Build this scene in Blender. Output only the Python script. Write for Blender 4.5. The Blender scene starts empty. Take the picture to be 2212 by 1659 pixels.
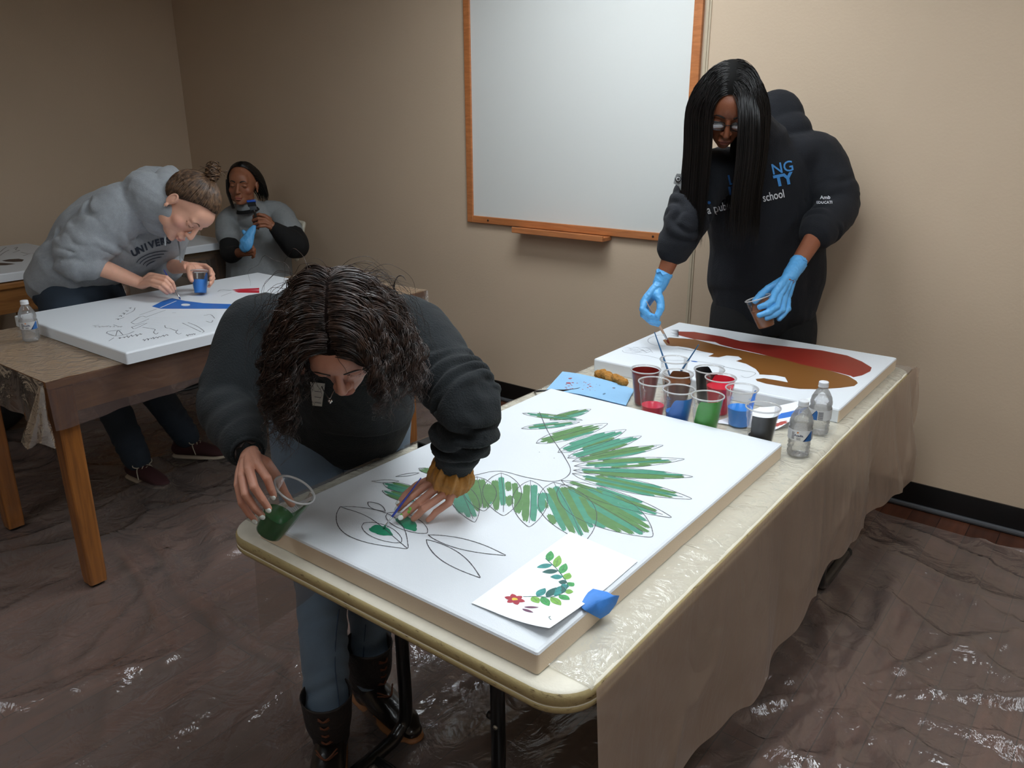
import bpy, math, random
import numpy as np
from mathutils import Vector, Matrix, noise as mnoise
from mathutils.bvhtree import BVHTree
random.seed(7); rng=np.random.default_rng(7)
SC=bpy.context.scene; COL=SC.collection
# ---------------------------------------------------------------- camera
FPX,PITCH,ROLL,YAW,CAMH=1743.64,0.32512,-0.0032,0.65924,1.642
_cy,_sy=math.cos(YAW),math.sin(YAW)
FW=np.array([-_sy*math.cos(PITCH),_cy*math.cos(PITCH),-math.sin(PITCH)])
_rt=np.array([_cy,_sy,0.0]); _up=np.cross(_rt,FW)
RT=math.cos(ROLL)*_rt+math.sin(ROLL)*_up; UP=-math.sin(ROLL)*_rt+math.cos(ROLL)*_up
cam=bpy.data.cameras.new('camera'); camo=bpy.data.objects.new('camera',cam); COL.objects.link(camo)
cam.sensor_width=36; cam.lens=FPX/2212*36; cam.clip_start=.05; cam.clip_end=60
camo.matrix_world=Matrix(((RT[0],UP[0],-FW[0],0),(RT[1],UP[1],-FW[1],0),(RT[2],UP[2],-FW[2],CAMH),(0,0,0,1)))
SC.camera=camo
def A(u,v,z=None,x=None,y=None,d=None):
    "world point seen at photo pixel (u,v) on a plane z/x/y or at depth d"
    r=FW+RT*(u-1106)/FPX-UP*(v-829.5)/FPX
    k=(z-CAMH)/r[2] if z is not None else x/r[0] if x is not None else y/r[1] if y is not None else d
    return r*k+np.array([0,0,CAMH])
# ---------------------------------------------------------------- world and exposure
wd=bpy.data.worlds.new('world'); SC.world=wd; wd.use_nodes=True
wd.node_tree.nodes['Background'].inputs[0].default_value=(.75,.85,1,1); wd.node_tree.nodes['Background'].inputs[1].default_value=.05
SC.view_settings.view_transform='Standard'; SC.view_settings.look='None'; SC.view_settings.gamma=1
SC.view_settings.use_curve_mapping=False; SC.view_settings.exposure=0.0
LAMP_K=1.0
SC.cycles.transparent_max_bounces=40; SC.cycles.max_bounces=10
# ---------------------------------------------------------------- helpers
def lin(h):
    h=h.lstrip('#'); c=[int(h[i:i+2],16)/255 for i in (0,2,4)]
    return tuple(x/12.92 if x<=.04045 else ((x+.055)/1.055)**2.4 for x in c)+(1,)
def tag(o,label=None,cat=None,group=None,kind=None):
    if label: o['label']=label
    if cat: o['category']=cat
    if group: o['group']=group
    if kind: o['kind']=kind
    return o
def empty(name,loc,label,cat,group=None):
    o=bpy.data.objects.new(name,None); COL.objects.link(o); o.location=loc; o.empty_display_size=.05
    return tag(o,label,cat,group)
def link(name,V,F,m,parent=None,smooth=True,cols=None):
    me=bpy.data.meshes.new(name); V=np.asarray(V,float)
    off=np.zeros(3)
    if parent is not None:
        p=parent
        while p is not None: off=off+np.array(p.location); p=p.parent
    me.from_pydata((V-off).tolist(),[],[list(map(int,f)) for f in F]); me.update()
    if smooth: me.polygons.foreach_set('use_smooth',[True]*len(me.polygons))
    if cols is not None:
        a=me.color_attributes.new('tint','FLOAT_COLOR','POINT'); a.data.foreach_set('color',np.asarray(cols,float).ravel())
    ms=m if isinstance(m,(list,tuple)) else [m]
    for mm in ms: me.materials.append(mm)
    o=bpy.data.objects.new(name,me); COL.objects.link(o)
    if parent is not None: o.parent=parent
    return o
def origin(o,p):
    "move a top-level mesh's origin to p without moving it"
    p=Vector(p); o.data.transform(Matrix.Translation(-p)); o.location=p; return o
def join(*gs):
    V=[];F=[];n=0
    for v,f in gs:
        v=np.asarray(v,float); V.append(v); F+= [tuple(int(i)+n for i in q) for q in f]; n+=len(v)
    return np.concatenate(V),F
def nrm(v): v=np.asarray(v,float); return v/(np.linalg.norm(v)+1e-12)
def box(x0,x1,y0,y1,z0,z1,b=0):
    V=[(x,y,z) for z in (z0,z1) for y in (y0,y1) for x in (x0,x1)]
    F=[(0,2,3,1),(4,5,7,6),(0,1,5,4),(2,6,7,3),(0,4,6,2),(1,3,7,5)]
    return np.array(V,float),F
def bevel(o,w,seg=2):
    m=o.modifiers.new('b','BEVEL'); m.width=w; m.segments=seg; m.limit_method='ANGLE'; return o
def crom(P,n):
    P=np.asarray(P,float)
    if len(P)<3:
        t=np.linspace(0,1,n+1)[:,None]; return P[0]*(1-t)+P[-1]*t
    Q=np.vstack([2*P[0]-P[1],P,2*P[-1]-P[-2]]); out=[]
    for i in range(1,len(Q)-2):
        for k in range(n):
            t=k/n; a,b,c,d=Q[i-1],Q[i],Q[i+1],Q[i+2]
            out.append(.5*((2*b)+(c-a)*t+(2*a-5*b+4*c-d)*t*t+(-a+3*b-3*c+d)*t**3))
    out.append(Q[-2]); return np.array(out)
def loft(P,R,ref=None,seg=20,n=6,cap=True,close=True):
    "tube along P; R rows (rx,ry) or scalars; ref = direction of the ry axis"
    P=np.asarray(P,float); R=np.array([(r,r) if np.isscalar(r) else tuple(r) for r in R],float)
    D=crom(np.hstack([P,R]),n) if n>1 else np.hstack([P,R])
    C=D[:,:3]; R=np.maximum(D[:,3:],1e-4)
    T=np.gradient(C,axis=0); T/=np.linalg.norm(T,axis=1)[:,None]+1e-12
    if ref is None: ref=(0,0,1) if abs(T[0][2])<.85 else (0,1,0)
    refs=np.asarray(ref,float)
    V=[];x=None
    a=np.linspace(0,2*np.pi,seg,endpoint=False)
    if cap:
        C0,C1=C[0],C[-1]; k=[.0,.5,.85]
        pre=[(C0-T[0]*R[0].mean()*math.cos(math.asin(q)) if q>0 else C0-T[0]*R[0].mean(),R[0]*max(q,.03),T[0]) for q in k]
        post=[(C1+T[-1]*R[-1].mean()*math.sqrt(1-q*q),R[-1]*max(q,.03),T[-1]) for q in k[::-1]]
        L=pre+list(zip(C,R,T))+post
    else: L=list(zip(C,R,T))
    px=None
    for c,r,t in L:
        rf=refs if refs.ndim==1 else refs[0]
        x=np.cross(rf,t)
        if np.linalg.norm(x)<.2 and px is not None: x=px-t*(px@t)
        x=nrm(x)
        if px is not None and x@px<0 : x=-x
        px=x; y=np.cross(t,x)
        V.append(c+np.outer(np.cos(a)*r[0],x)+np.outer(np.sin(a)*r[1],y))
    m=len(V); V=np.concatenate(V); F=[]
    for i in range(m-1):
        for j in range(seg):
            k=(j+1)%seg; F.append((i*seg+j,i*seg+k,(i+1)*seg+k,(i+1)*seg+j))
    if close: F.append(tuple(range(seg))[::-1]); F.append(tuple(range((m-1)*seg,m*seg)))
    return V,F
def caps(p0,p1,r0,r1,seg=14): return loft([p0,p1],[r0,r1],seg=seg,n=2)
def ell(c,r,M=None,nu=20,nv=12):
    V=[];F=[]
    for i in range(nv+1):
        t=math.pi*i/nv
        for j in range(nu):
            a=2*math.pi*j/nu; s=max(math.sin(t),1e-3)
            V.append((s*math.cos(a)*r[0],s*math.sin(a)*r[1],math.cos(t)*r[2]))
    V=np.array(V)
    if M is not None: V=V@np.asarray(M).T
    V=V+np.asarray(c)
    for i in range(nv):
        for j in range(nu): k=(j+1)%nu; F.append((i*nu+j,(i+1)*nu+j,(i+1)*nu+k,i*nu+k))
    F.append(tuple(range(nu))); F.append(tuple(range(nv*nu,(nv+1)*nu))[::-1])
    return V,F
def lathe(prof,seg=32,axis0=(0,0,0),axis=(0,0,1),x=None,close=False):
    t=nrm(axis); r=np.array([1,0,0]) if abs(t[0])<.9 else np.array([0,1,0])
    if x is not None: r=np.asarray(x,float)
    X=nrm(r-t*(r@t)); Y=np.cross(t,X); a=np.linspace(0,2*np.pi,seg,endpoint=False)
    V=np.concatenate([np.asarray(axis0)+t*h+np.outer(np.cos(a)*q,X)+np.outer(np.sin(a)*q,Y) for q,h in prof]); F=[]
    for i in range(len(prof)-1):
        for j in range(seg): k=(j+1)%seg; F.append((i*seg+j,i*seg+k,(i+1)*seg+k,(i+1)*seg+j))
    if close: F.append(tuple(range(seg))[::-1]); F.append(tuple(range((len(prof)-1)*seg,len(prof)*seg)))
    return V,F
def tube(P,r,seg=8,n=6): return loft(P,[r]*len(P),seg=seg,n=n)
def remesh(gs,vox,smooth=4,fac=.5):
    V,F=join(*gs); me=bpy.data.meshes.new('tmp'); me.from_pydata(V.tolist(),[],F); me.update()
    o=bpy.data.objects.new('tmp',me); COL.objects.link(o)
    m=o.modifiers.new('r','REMESH'); m.mode='VOXEL'; m.voxel_size=vox; m.adaptivity=0
    if smooth: s=o.modifiers.new('s','SMOOTH'); s.factor=fac; s.iterations=smooth
    dg=bpy.context.evaluated_depsgraph_get(); e=o.evaluated_get(dg); m2=e.to_mesh()
    V=np.empty(len(m2.vertices)*3); m2.vertices.foreach_get('co',V); V=V.reshape(-1,3)
    F=[tuple(p.vertices) for p in m2.polygons]; e.to_mesh_clear()
    bpy.data.objects.remove(o); bpy.data.meshes.remove(me)
    return V,F
def vnorm(V,F):
    Q=np.array([f if len(f)==4 else (f[0],f[1],f[2],f[2]) for f in F if len(f) in(3,4)])
    n=np.cross(V[Q[:,2]]-V[Q[:,0]],V[Q[:,3]]-V[Q[:,1]]) ; N=np.zeros_like(V)
    for k in range(4): np.add.at(N,Q[:,k],n)
    return N/(np.linalg.norm(N,axis=1)[:,None]+1e-12)
def _h(i):
    i=i.astype(np.int64); n=(i[...,0]*73856093)^(i[...,1]*19349663)^(i[...,2]*83492791)
    n=(n^(n>>13))*1274126177; n=n^(n>>16); return (n&0xffff)/65535.0
def vn(P):
    P=np.asarray(P,float); i=np.floor(P).astype(np.int64); f=P-i; f=f*f*(3-2*f); r=0
    for a in (0,1):
        for b in (0,1):
            for c in (0,1):
                w=(f[...,0] if a else 1-f[...,0])*(f[...,1] if b else 1-f[...,1])*(f[...,2] if c else 1-f[...,2])
                r=r+w*_h(i+np.array([a,b,c]))
    return r*2-1
def fbm(P,o=3):
    r=0;s=1;t=0
    for k in range(o): r=r+vn(P*2**k+k*17.3)*s; t+=s; s*=.5
    return r/t
def bvh(V,F): return BVHTree.FromPolygons([tuple(v) for v in V],[tuple(f) for f in F])
# ---------------------------------------------------------------- materials
def newmat(name):
    m=bpy.data.materials.new(name); m.use_nodes=True; nt=m.node_tree; b=nt.nodes['Principled BSDF']; return m,nt,b
def N(nt,t,**k):
    n=nt.nodes.new(t)
    for a,b in k.items(): setattr(n,a,b)
    return n
def mat(name,col,rough=.6,metal=0,bump=0,bscale=40,var=0,vscale=8,sheen=0,sss=0,stretch=None,coat=0,spec=.5,detail=4):
    m,nt,b=newmat(name); c=lin(col) if isinstance(col,str) else tuple(col)+(1,)*(4-len(col))
    b.inputs['Base Color'].default_value=c; b.inputs['Roughness'].default_value=rough; b.inputs['Metallic'].default_value=metal
    b.inputs['Specular IOR Level'].default_value=spec
    if sheen: b.inputs['Sheen Weight'].default_value=sheen; b.inputs['Sheen Roughness'].default_value=.6
    if coat: b.inputs['Coat Weight'].default_value=coat
    if sss:
        b.inputs['Subsurface Weight'].default_value=sss; b.inputs['Subsurface Radius'].default_value=(.012,.005,.003); b.inputs['Subsurface Scale'].default_value=.6
    tc=N(nt,'ShaderNodeTexCoord'); mp=N(nt,'ShaderNodeMapping'); nt.links.new(tc.outputs['Object'],mp.inputs[0])
    if stretch: mp.inputs['Scale'].default_value=stretch
    if var:
        n=N(nt,'ShaderNodeTexNoise'); n.inputs['Scale'].default_value=vscale; n.inputs['Detail'].default_value=5
        nt.links.new(mp.outputs[0],n.inputs['Vector'])
        r=N(nt,'ShaderNodeValToRGB'); r.color_ramp.elements[0].position=.3; r.color_ramp.elements[1].position=.7
        r.color_ramp.elements[0].color=tuple(x*(1-var) for x in c[:3])+(1,); r.color_ramp.elements[1].color=tuple(min(1,x*(1+var)) for x in c[:3])+(1,)
        nt.links.new(n.outputs[0],r.inputs[0]); nt.links.new(r.outputs[0],b.inputs['Base Color'])
    if bump:
        n=N(nt,'ShaderNodeTexNoise'); n.inputs['Scale'].default_value=bscale; n.inputs['Detail'].default_value=detail
        nt.links.new(mp.outputs[0],n.inputs['Vector'])
        u=N(nt,'ShaderNodeBump'); u.inputs['Strength'].default_value=bump; u.inputs['Distance'].default_value=.01
        nt.links.new(n.outputs[0],u.inputs['Height']); nt.links.new(u.outputs[0],b.inputs['Normal'])
    return m
def tintmat(name,rough=.5,sss=.1,bump=.15,bscale=300,spec=.4,sheen=0):
    m=mat(name,'808080',rough=rough,sss=sss,bump=bump,bscale=bscale,spec=spec,sheen=sheen); nt=m.node_tree
    a=N(nt,'ShaderNodeVertexColor'); a.layer_name='tint'; nt.links.new(a.outputs[0],nt.nodes['Principled BSDF'].inputs['Base Color']); return m
def film(name,milk=.18,col='d8d2cc',rough=.12,bump=.5,bscale=9,gl=1.0,stretch=(1,1,1)):
    "thin polythene: clear sheet with a glossy surface and a little milky scatter"
    m=bpy.data.materials.new(name); m.use_nodes=True; nt=m.node_tree; nt.nodes.clear()
    out=N(nt,'ShaderNodeOutputMaterial'); tr=N(nt,'ShaderNodeBsdfTransparent'); df=N(nt,'ShaderNodeBsdfDiffuse'); tl=N(nt,'ShaderNodeBsdfTranslucent')
    g=N(nt,'ShaderNodeBsdfGlossy'); g.inputs['Roughness'].default_value=rough
    df.inputs[0].default_value=lin(col); tl.inputs[0].default_value=lin(col)
    ad=N(nt,'ShaderNodeMixShader'); ad.inputs[0].default_value=.4; nt.links.new(df.outputs[0],ad.inputs[1]); nt.links.new(tl.outputs[0],ad.inputs[2])
    m1=N(nt,'ShaderNodeMixShader'); m1.inputs[0].default_value=milk; nt.links.new(tr.outputs[0],m1.inputs[1]); nt.links.new(ad.outputs[0],m1.inputs[2])
    lw=N(nt,'ShaderNodeFresnel'); lw.inputs[0].default_value=1.5; mu=N(nt,'ShaderNodeMath',operation='MULTIPLY'); mu.inputs[1].default_value=gl; mu.use_clamp=True
    nt.links.new(lw.outputs[0],mu.inputs[0])
    m2=N(nt,'ShaderNodeMixShader'); nt.links.new(mu.outputs[0],m2.inputs[0]); nt.links.new(m1.outputs[0],m2.inputs[1]); nt.links.new(g.outputs[0],m2.inputs[2])
    if bump:
        tc=N(nt,'ShaderNodeTexCoord'); mp=N(nt,'ShaderNodeMapping'); mp.inputs['Scale'].default_value=stretch; nt.links.new(tc.outputs['Object'],mp.inputs[0])
        n=N(nt,'ShaderNodeTexNoise'); n.inputs['Scale'].default_value=bscale; n.inputs['Detail'].default_value=5; n.inputs['Distortion'].default_value=1.2
        nt.links.new(mp.outputs[0],n.inputs['Vector'])
        ab=N(nt,'ShaderNodeMath',operation='SUBTRACT'); ab.inputs[1].default_value=.5; ab2=N(nt,'ShaderNodeMath',operation='ABSOLUTE')
        nt.links.new(n.outputs[0],ab.inputs[0]); nt.links.new(ab.outputs[0],ab2.inputs[0])
        u=N(nt,'ShaderNodeBump'); u.inputs['Strength'].default_value=bump; u.inputs['Distance'].default_value=.03
        nt.links.new(ab2.outputs[0],u.inputs['Height'])
        for s in (g,df,lw): nt.links.new(u.outputs[0],s.inputs['Normal'])
    nt.links.new(m2.outputs[0],out.inputs[0]); return m
def glassy(name,tint='ffffff',alpha=.12,rough=.05,gl=1.3):
    return film(name,milk=alpha,col=tint,rough=rough,bump=0,gl=gl)
def wood(name,c1,c2,scale=(1,12,12),rough=.45,coat=0,sc=6):
    m,nt,b=newmat(name); b.inputs['Roughness'].default_value=rough; b.inputs['Coat Weight'].default_value=coat
    tc=N(nt,'ShaderNodeTexCoord'); mp=N(nt,'ShaderNodeMapping'); mp.inputs['Scale'].default_value=scale; nt.links.new(tc.outputs['Object'],mp.inputs[0])
    n=N(nt,'ShaderNodeTexNoise'); n.inputs['Scale'].default_value=sc; n.inputs['Detail'].default_value=6; n.inputs['Distortion'].default_value=.6
    nt.links.new(mp.outputs[0],n.inputs['Vector'])
    r=N(nt,'ShaderNodeValToRGB'); r.color_ramp.elements[0].position=.32; r.color_ramp.elements[1].position=.68
    r.color_ramp.elements[0].color=lin(c1); r.color_ramp.elements[1].color=lin(c2)
    nt.links.new(n.outputs[0],r.inputs[0]); nt.links.new(r.outputs[0],b.inputs['Base Color'])
    u=N(nt,'ShaderNodeBump'); u.inputs['Strength'].default_value=.15; u.inputs['Distance'].default_value=.003
    nt.links.new(n.outputs[0],u.inputs['Height']); nt.links.new(u.outputs[0],b.inputs['Normal']); return m
# ---------------------------------------------------------------- ceiling lamps
CEIL=2.75
def emis(name,col,k):
    m=bpy.data.materials.new(name); m.use_nodes=True; nt=m.node_tree; nt.nodes.clear()
    e=N(nt,'ShaderNodeEmission'); e.inputs[0].default_value=col; e.inputs[1].default_value=k
    o=N(nt,'ShaderNodeOutputMaterial'); nt.links.new(e.outputs[0],o.inputs[0]); return m
M_lhouse=mat('lamp_housing','e8e8e4',.5)
def troffer(x,y,w,l,k,where):
    t=empty('ceiling_light',(x,y,CEIL-.04),'recessed fluorescent ceiling panel light '+where,'ceiling light','fluorescent ceiling panels')
    fr=join(box(x-w/2-.03,x+w/2+.03,y-l/2-.03,y-l/2,CEIL-.04,CEIL-.001),box(x-w/2-.03,x+w/2+.03,y+l/2,y+l/2+.03,CEIL-.04,CEIL-.001),
            box(x-w/2-.03,x-w/2,y-l/2,y+l/2,CEIL-.04,CEIL-.001),box(x+w/2,x+w/2+.03,y-l/2,y+l/2,CEIL-.04,CEIL-.001))
    link('frame',*fr,M_lhouse,t,False)
    link('diffuser',*box(x-w/2,x+w/2,y-l/2,y+l/2,CEIL-.03,CEIL-.01),emis('lamp_glow',(.88,.95,1.0,1),k*LAMP_K),t,False)
troffer(-1.9,2.6,1.2,.6,15,'near the whiteboard wall')
troffer(-.6,1.3,.6,1.2,14,'above the folding table')
troffer(.7,2.5,.6,1.2,8,'towards the right wall')
troffer(.9,-.7,.6,1.2,7,'added as unseen fill behind the photographer')  # unseen panel added to brighten the sides facing the camera
troffer(-2.6,-.2,.6,1.2,6,'added as unseen fill, front left of the room')  # another added panel out of view, weak fill from the left
# ================================================================ ROOM
BY=3.575; LX=-5.88
M_wall=mat('wall_paint','c6b199',.75,bump=.08,bscale=90,var=.03,vscale=1.5)
M_ceil=mat('ceiling_paint','d8d4cc',.9); M_base=mat('black_rubber','0b0b0c',.35); M_lip=mat('grey_rubber_lip','4a4c50',.35)
def struct(name,g,m,smooth=False): o=link(name,*g,m,None,smooth); o['kind']='structure'; return o
def planks():
    m,nt,b=newmat('dark_plank_floor'); b.inputs['Roughness'].default_value=.38
    tc=N(nt,'ShaderNodeTexCoord'); mp=N(nt,'ShaderNodeMapping'); mp.inputs['Rotation'].default_value=(0,0,math.pi/2); nt.links.new(tc.outputs['Object'],mp.inputs[0])
    br=N(nt,'ShaderNodeTexBrick'); br.inputs['Scale'].default_value=1; br.inputs['Brick Width'].default_value=1.2; br.inputs['Row Height'].default_value=.11
    br.inputs['Mortar Size'].default_value=.0018; br.inputs['Color1'].default_value=lin('5c3626'); br.inputs['Color2'].default_value=lin('46281c'); br.inputs['Mortar'].default_value=lin('20130e')
    nt.links.new(mp.outputs[0],br.inputs['Vector'])
    m2=N(nt,'ShaderNodeMapping'); m2.inputs['Scale'].default_value=(30,2.2,1); nt.links.new(tc.outputs['Object'],m2.inputs[0])
    n=N(nt,'ShaderNodeTexNoise'); n.inputs['Scale'].default_value=1.6; n.inputs['Detail'].default_value=6; nt.links.new(m2.outputs[0],n.inputs['Vector'])
    mx=N(nt,'ShaderNodeMixRGB',blend_type='OVERLAY'); mx.inputs[0].default_value=.75; nt.links.new(br.outputs[0],mx.inputs[1]); nt.links.new(n.outputs[0],mx.inputs[2])
    nt.links.new(mx.outputs[0],b.inputs['Base Color']); return m
struct('floor',box(LX-.1,2.6,-2.1,BY+.1,-.1,0),planks())
struct('ceiling',box(LX-.1,2.6,-2.1,BY+.1,CEIL,CEIL+.1),M_ceil)
struct('wall_back',box(LX-.1,2.6,BY,BY+.1,0,CEIL),M_wall)
struct('wall_left',box(LX-.1,LX,-2.1,BY,0,CEIL),M_wall)
struct('wall_right',box(2.5,2.6,-2.1,BY,0,CEIL),M_wall)
struct('wall_front',box(LX,2.5,-2.1,-2.0,0,CEIL),M_wall)
struct('baseboard_back',join(box(LX+.012,2.5,BY-.008,BY,0.0,.118)),M_base)
struct('baseboard_left',join(box(LX,LX+.008,-2,BY-.008,0.0,.118)),M_base)
struct('trim_2',loft([(LX+.01,BY-.012,.012),(2.5,BY-.012,.012)],[(.012,.012)]*2,seg=10,n=1,cap=False),M_lip)
struct('trim_1',join(box(-1.688,-1.664,BY-.005,BY,.118,CEIL),box(-1.679,-1.673,BY-.009,BY-.005,.118,CEIL)),mat('seam_strip','b9ab94',.6))
M_oak=wood('board_oak','a8663a','c07a48',(3,3,14),.4,.2); M_oakh=wood('board_oak_across','a8663a','c07a48',(1.2,10,14),.4,.2)
# whiteboard
wb=empty('whiteboard',(-2.39,BY,1.04),'large whiteboard in an orange oak frame on the back wall','whiteboard')
x0,x1,z0,z1=-3.075,-1.697,1.045,2.27
link('board_surface',*box(x0+.02,x1-.02,BY-.012,BY-.001,z0+.02,z1-.02),mat('whiteboard_enamel','d9dbd8',.45,var=.008,vscale=1.5),wb,False)
for nm,g,mm in (('frame_side',box(x0,x0+.042,BY-.022,BY-.001,z0,z1),M_oak),('frame_side',box(x1-.042,x1,BY-.022,BY-.001,z0,z1),M_oak),
             ('frame_bottom',box(x0+.042,x1-.042,BY-.022,BY-.001,z0,z0+.038),M_oakh),('frame_top',box(x0+.042,x1-.042,BY-.022,BY-.001,z1-.042,z1),M_oakh)):
    bevel(link(nm,*g,mm,wb,False),.003)
tr=bevel(link('pen_tray',*join(box(-2.70,-2.125,BY-.085,BY-.001,1.022,1.043),box(-2.70,-2.125,BY-.092,BY-.080,1.022,1.052)),M_oakh,wb,False),.003)
for sx in (-2.92,-1.88): link('screw',*lathe([(.001,0),(.006,0),(.006,.002),(.001,.002)],12,(sx,BY-.022,z0+.019),(0,-1,0)),mat('dark_screw','3a2418',.5),wb)
# ================================================================ floor sheeting
def ridge(P,s): return 1-np.abs(fbm(P*s,3))*2
def floor_sheet():
    xs=np.arange(-5.8,2.3,.018); ys=np.arange(-.4,3.44,.018); X,Y=np.meshgrid(xs,ys)
    P=np.stack([X,Y,np.zeros_like(X)],-1)
    W=P+np.stack([fbm(P*1.3+5),fbm(P*1.3+11),0*X],-1)*.35
    r=np.clip(ridge(W*np.array([1,2.2,1]),1.1),0,1)**5*.030+np.clip(ridge(W*np.array([2.5,1,1])+9,1.7),0,1)**6*.016
    # folds fanning out from the far table leg
    dx,dy=X+.45,Y-2.15; rr=np.sqrt(dx*dx+dy*dy)+.05; an=np.arctan2(dy,dx)
    fan=np.clip(np.sin(an*13+fbm(P*2)*2.5),0,1)**3*np.exp(-((rr-.55)/.5)**2)*.028*(X>-.9)
    # long folds running to the back wall on the right
    lf=np.clip(np.cos((Y-2.75+.35*(X+.5)+fbm(P*1.2)*.12)*22),0,1)**6*.022*np.clip((X+.7)*3,0,1)*np.clip((Y-2.1)*3,0,1)
    Z=.004+r+fan+lf+np.abs(fbm(P*9))*.004
    Z=np.minimum(Z,.045)
    ey=3.44-.02*np.clip(fbm(P*2.3),-1,1)
    for (lx,ly) in [(-2.75,1.11),(-3.49,1.11),(-2.8,2.75)]:
        Z*=np.clip((np.sqrt((X-lx)**2+(Y-ly)**2)-.03)/.1,0.1,1)
    n=len(xs);m=len(ys)
    Y2=np.minimum(Y,3.44-.035*(fbm(P*2.0)+.4))
    V=np.stack([X,Y2,Z],-1).reshape(-1,3)
    i=np.arange(m-1)[:,None]*n+np.arange(n-1)[None]
    F=np.stack([i,i+1,i+n+1,i+n],-1).reshape(-1,4)
    return V,F.tolist()
sh=link('plastic_sheet',*floor_sheet(),film('clear_floor_polythene',.24,'d9c8c0',.10,.55,7,1.5),None)
tag(sh,'wrinkled clear plastic sheeting spread over the dark wooden floor','plastic sheet')
# ================================================================ folding table
TZ=.735
M_tt=mat('table_plastic','e2dccb',.5,var=.05,vscale=25,bump=.1,bscale=200); M_blk=mat('black_enamel_steel','0d0d0e',.3,coat=.3)
def rrect(x0,x1,y0,y1,r,n=10):
    P=[]
    for cx,cy,a0 in ((x1-r,y0+r,-90),(x1-r,y1-r,0),(x0+r,y1-r,90),(x0+r,y0+r,180)):
        for k in range(n+1): a=math.radians(a0+90*k/n); P.append((cx+r*math.cos(a),cy+r*math.sin(a)))
    return np.array(P)
def slab(x0,x1,y0,y1,r,prof,n=10):
    "prof: list (inset,z) bottom to top"
    V=[];F=[];c=0
    for ins,z in prof:
        p=rrect(x0+ins,x1-ins,y0+ins,y1-ins,max(r-ins,.004),n); V.append(np.column_stack([p,np.full(len(p),z)])); c=len(p)
    V=np.concatenate(V)
    for i in range(len(prof)-1):
        for j in range(c): k=(j+1)%c; F.append((i*c+j,i*c+k,(i+1)*c+k,(i+1)*c+j))
    F.append(tuple(range(c))[::-1]); F.append(tuple(range((len(prof)-1)*c,len(prof)*c))); return V,F
tx0,tx1,ty0,ty1=-1.548,-.572,.897,3.17
ft=empty('folding_table',((tx0+tx1)/2,(ty0+ty1)/2,0),'long cream plastic folding table on black steel legs in the foreground','table')
def dirty():
    m=mat('worn_table_edge','b3a274',.5,var=.07,vscale=6,bump=.1,bscale=150); nt=m.node_tree; b=nt.nodes['Principled BSDF']
    src=b.inputs['Base Color'].links[0].from_socket
    tc=N(nt,'ShaderNodeTexCoord'); mp=N(nt,'ShaderNodeMapping'); mp.inputs['Scale'].default_value=(1,1,3); nt.links.new(tc.outputs['Object'],mp.inputs[0])
    n=N(nt,'ShaderNodeTexNoise'); n.inputs['Scale'].default_value=28; n.inputs['Detail'].default_value=8; n.inputs['Roughness'].default_value=.75; nt.links.new(mp.outputs[0],n.inputs['Vector'])
    r=N(nt,'ShaderNodeValToRGB'); r.color_ramp.elements[0].position=.56; r.color_ramp.elements[1].position=.66; nt.links.new(n.outputs[0],r.inputs[0])
    mx=N(nt,'ShaderNodeMixRGB'); mx.inputs[2].default_value=lin('564226'); nt.links.new(r.outputs[0],mx.inputs[0]); nt.links.new(src,mx.inputs[1]); nt.links.new(mx.outputs[0],b.inputs['Base Color']); return m
o=link('tabletop',*slab(tx0,tx1,ty0,ty1,.085,[(.03,TZ-.045),(.004,TZ-.043),(0,TZ-.036),(.0,TZ-.028),(.0015,TZ-.027),(.0015,TZ-.025),(0,TZ-.024),(0,TZ-.010),(.004,TZ-.003),(.012,TZ),(.03,TZ+.0005),(.05,TZ)]),[dirty(),M_tt],ft)
for q in o.data.polygons:
    if q.normal.z>.75: q.material_index=1
def leg(x,y,foot,name='leg'):
    g=[tube([(x,y,TZ-.045),(x,y,.3),(x,y,.09),(x,y-.03*foot,.045),(x,y-.09*foot,.03),(x,y-.32*foot,.028)],.0185,12,5)]
    o=link(name,*join(*g),M_blk,ft); 
    link('foot_cap',*tube([(x,y-.32*foot,.028),(x,y-.345*foot,.027)],.018,12,2),mat('black_rubber_cap','151515',.7),o)
    return o
leg(-1.335,1.245,1); l2=leg(-1.012,1.245,1)
link('knob',*lathe([(.001,0),(.011,0),(.011,.012),(.001,.014)],14,(-1.028,1.245,.24),(-1,0,0)),M_blk,l2)
link('bolt',*lathe([(.001,0),(.007,0),(.006,.004),(.001,.005)],12,(-1.006,1.229,.23),(.2,-1,0)),mat('steel_bolt','b8b6b0',.3,1),l2)
link('crossbar',*tube([(-1.335,1.12,.028),(-1.012,1.12,.028)],.012,10,2),M_blk,ft)
link('brace',*tube([(-1.335,1.245,.46),(-1.30,1.27,.47),(-1.24,1.33,.52),(-1.19,1.5,.60),(-1.17,1.7,TZ-.05)],.009,10,5),M_blk,ft)
leg(-1.40,2.75,-1); leg(-.66,2.62,-1)
link('crossbar',*tube([(-1.40,2.85,.028),(-.66,2.72,.028)],.012,10,2),M_blk,ft)
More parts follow.
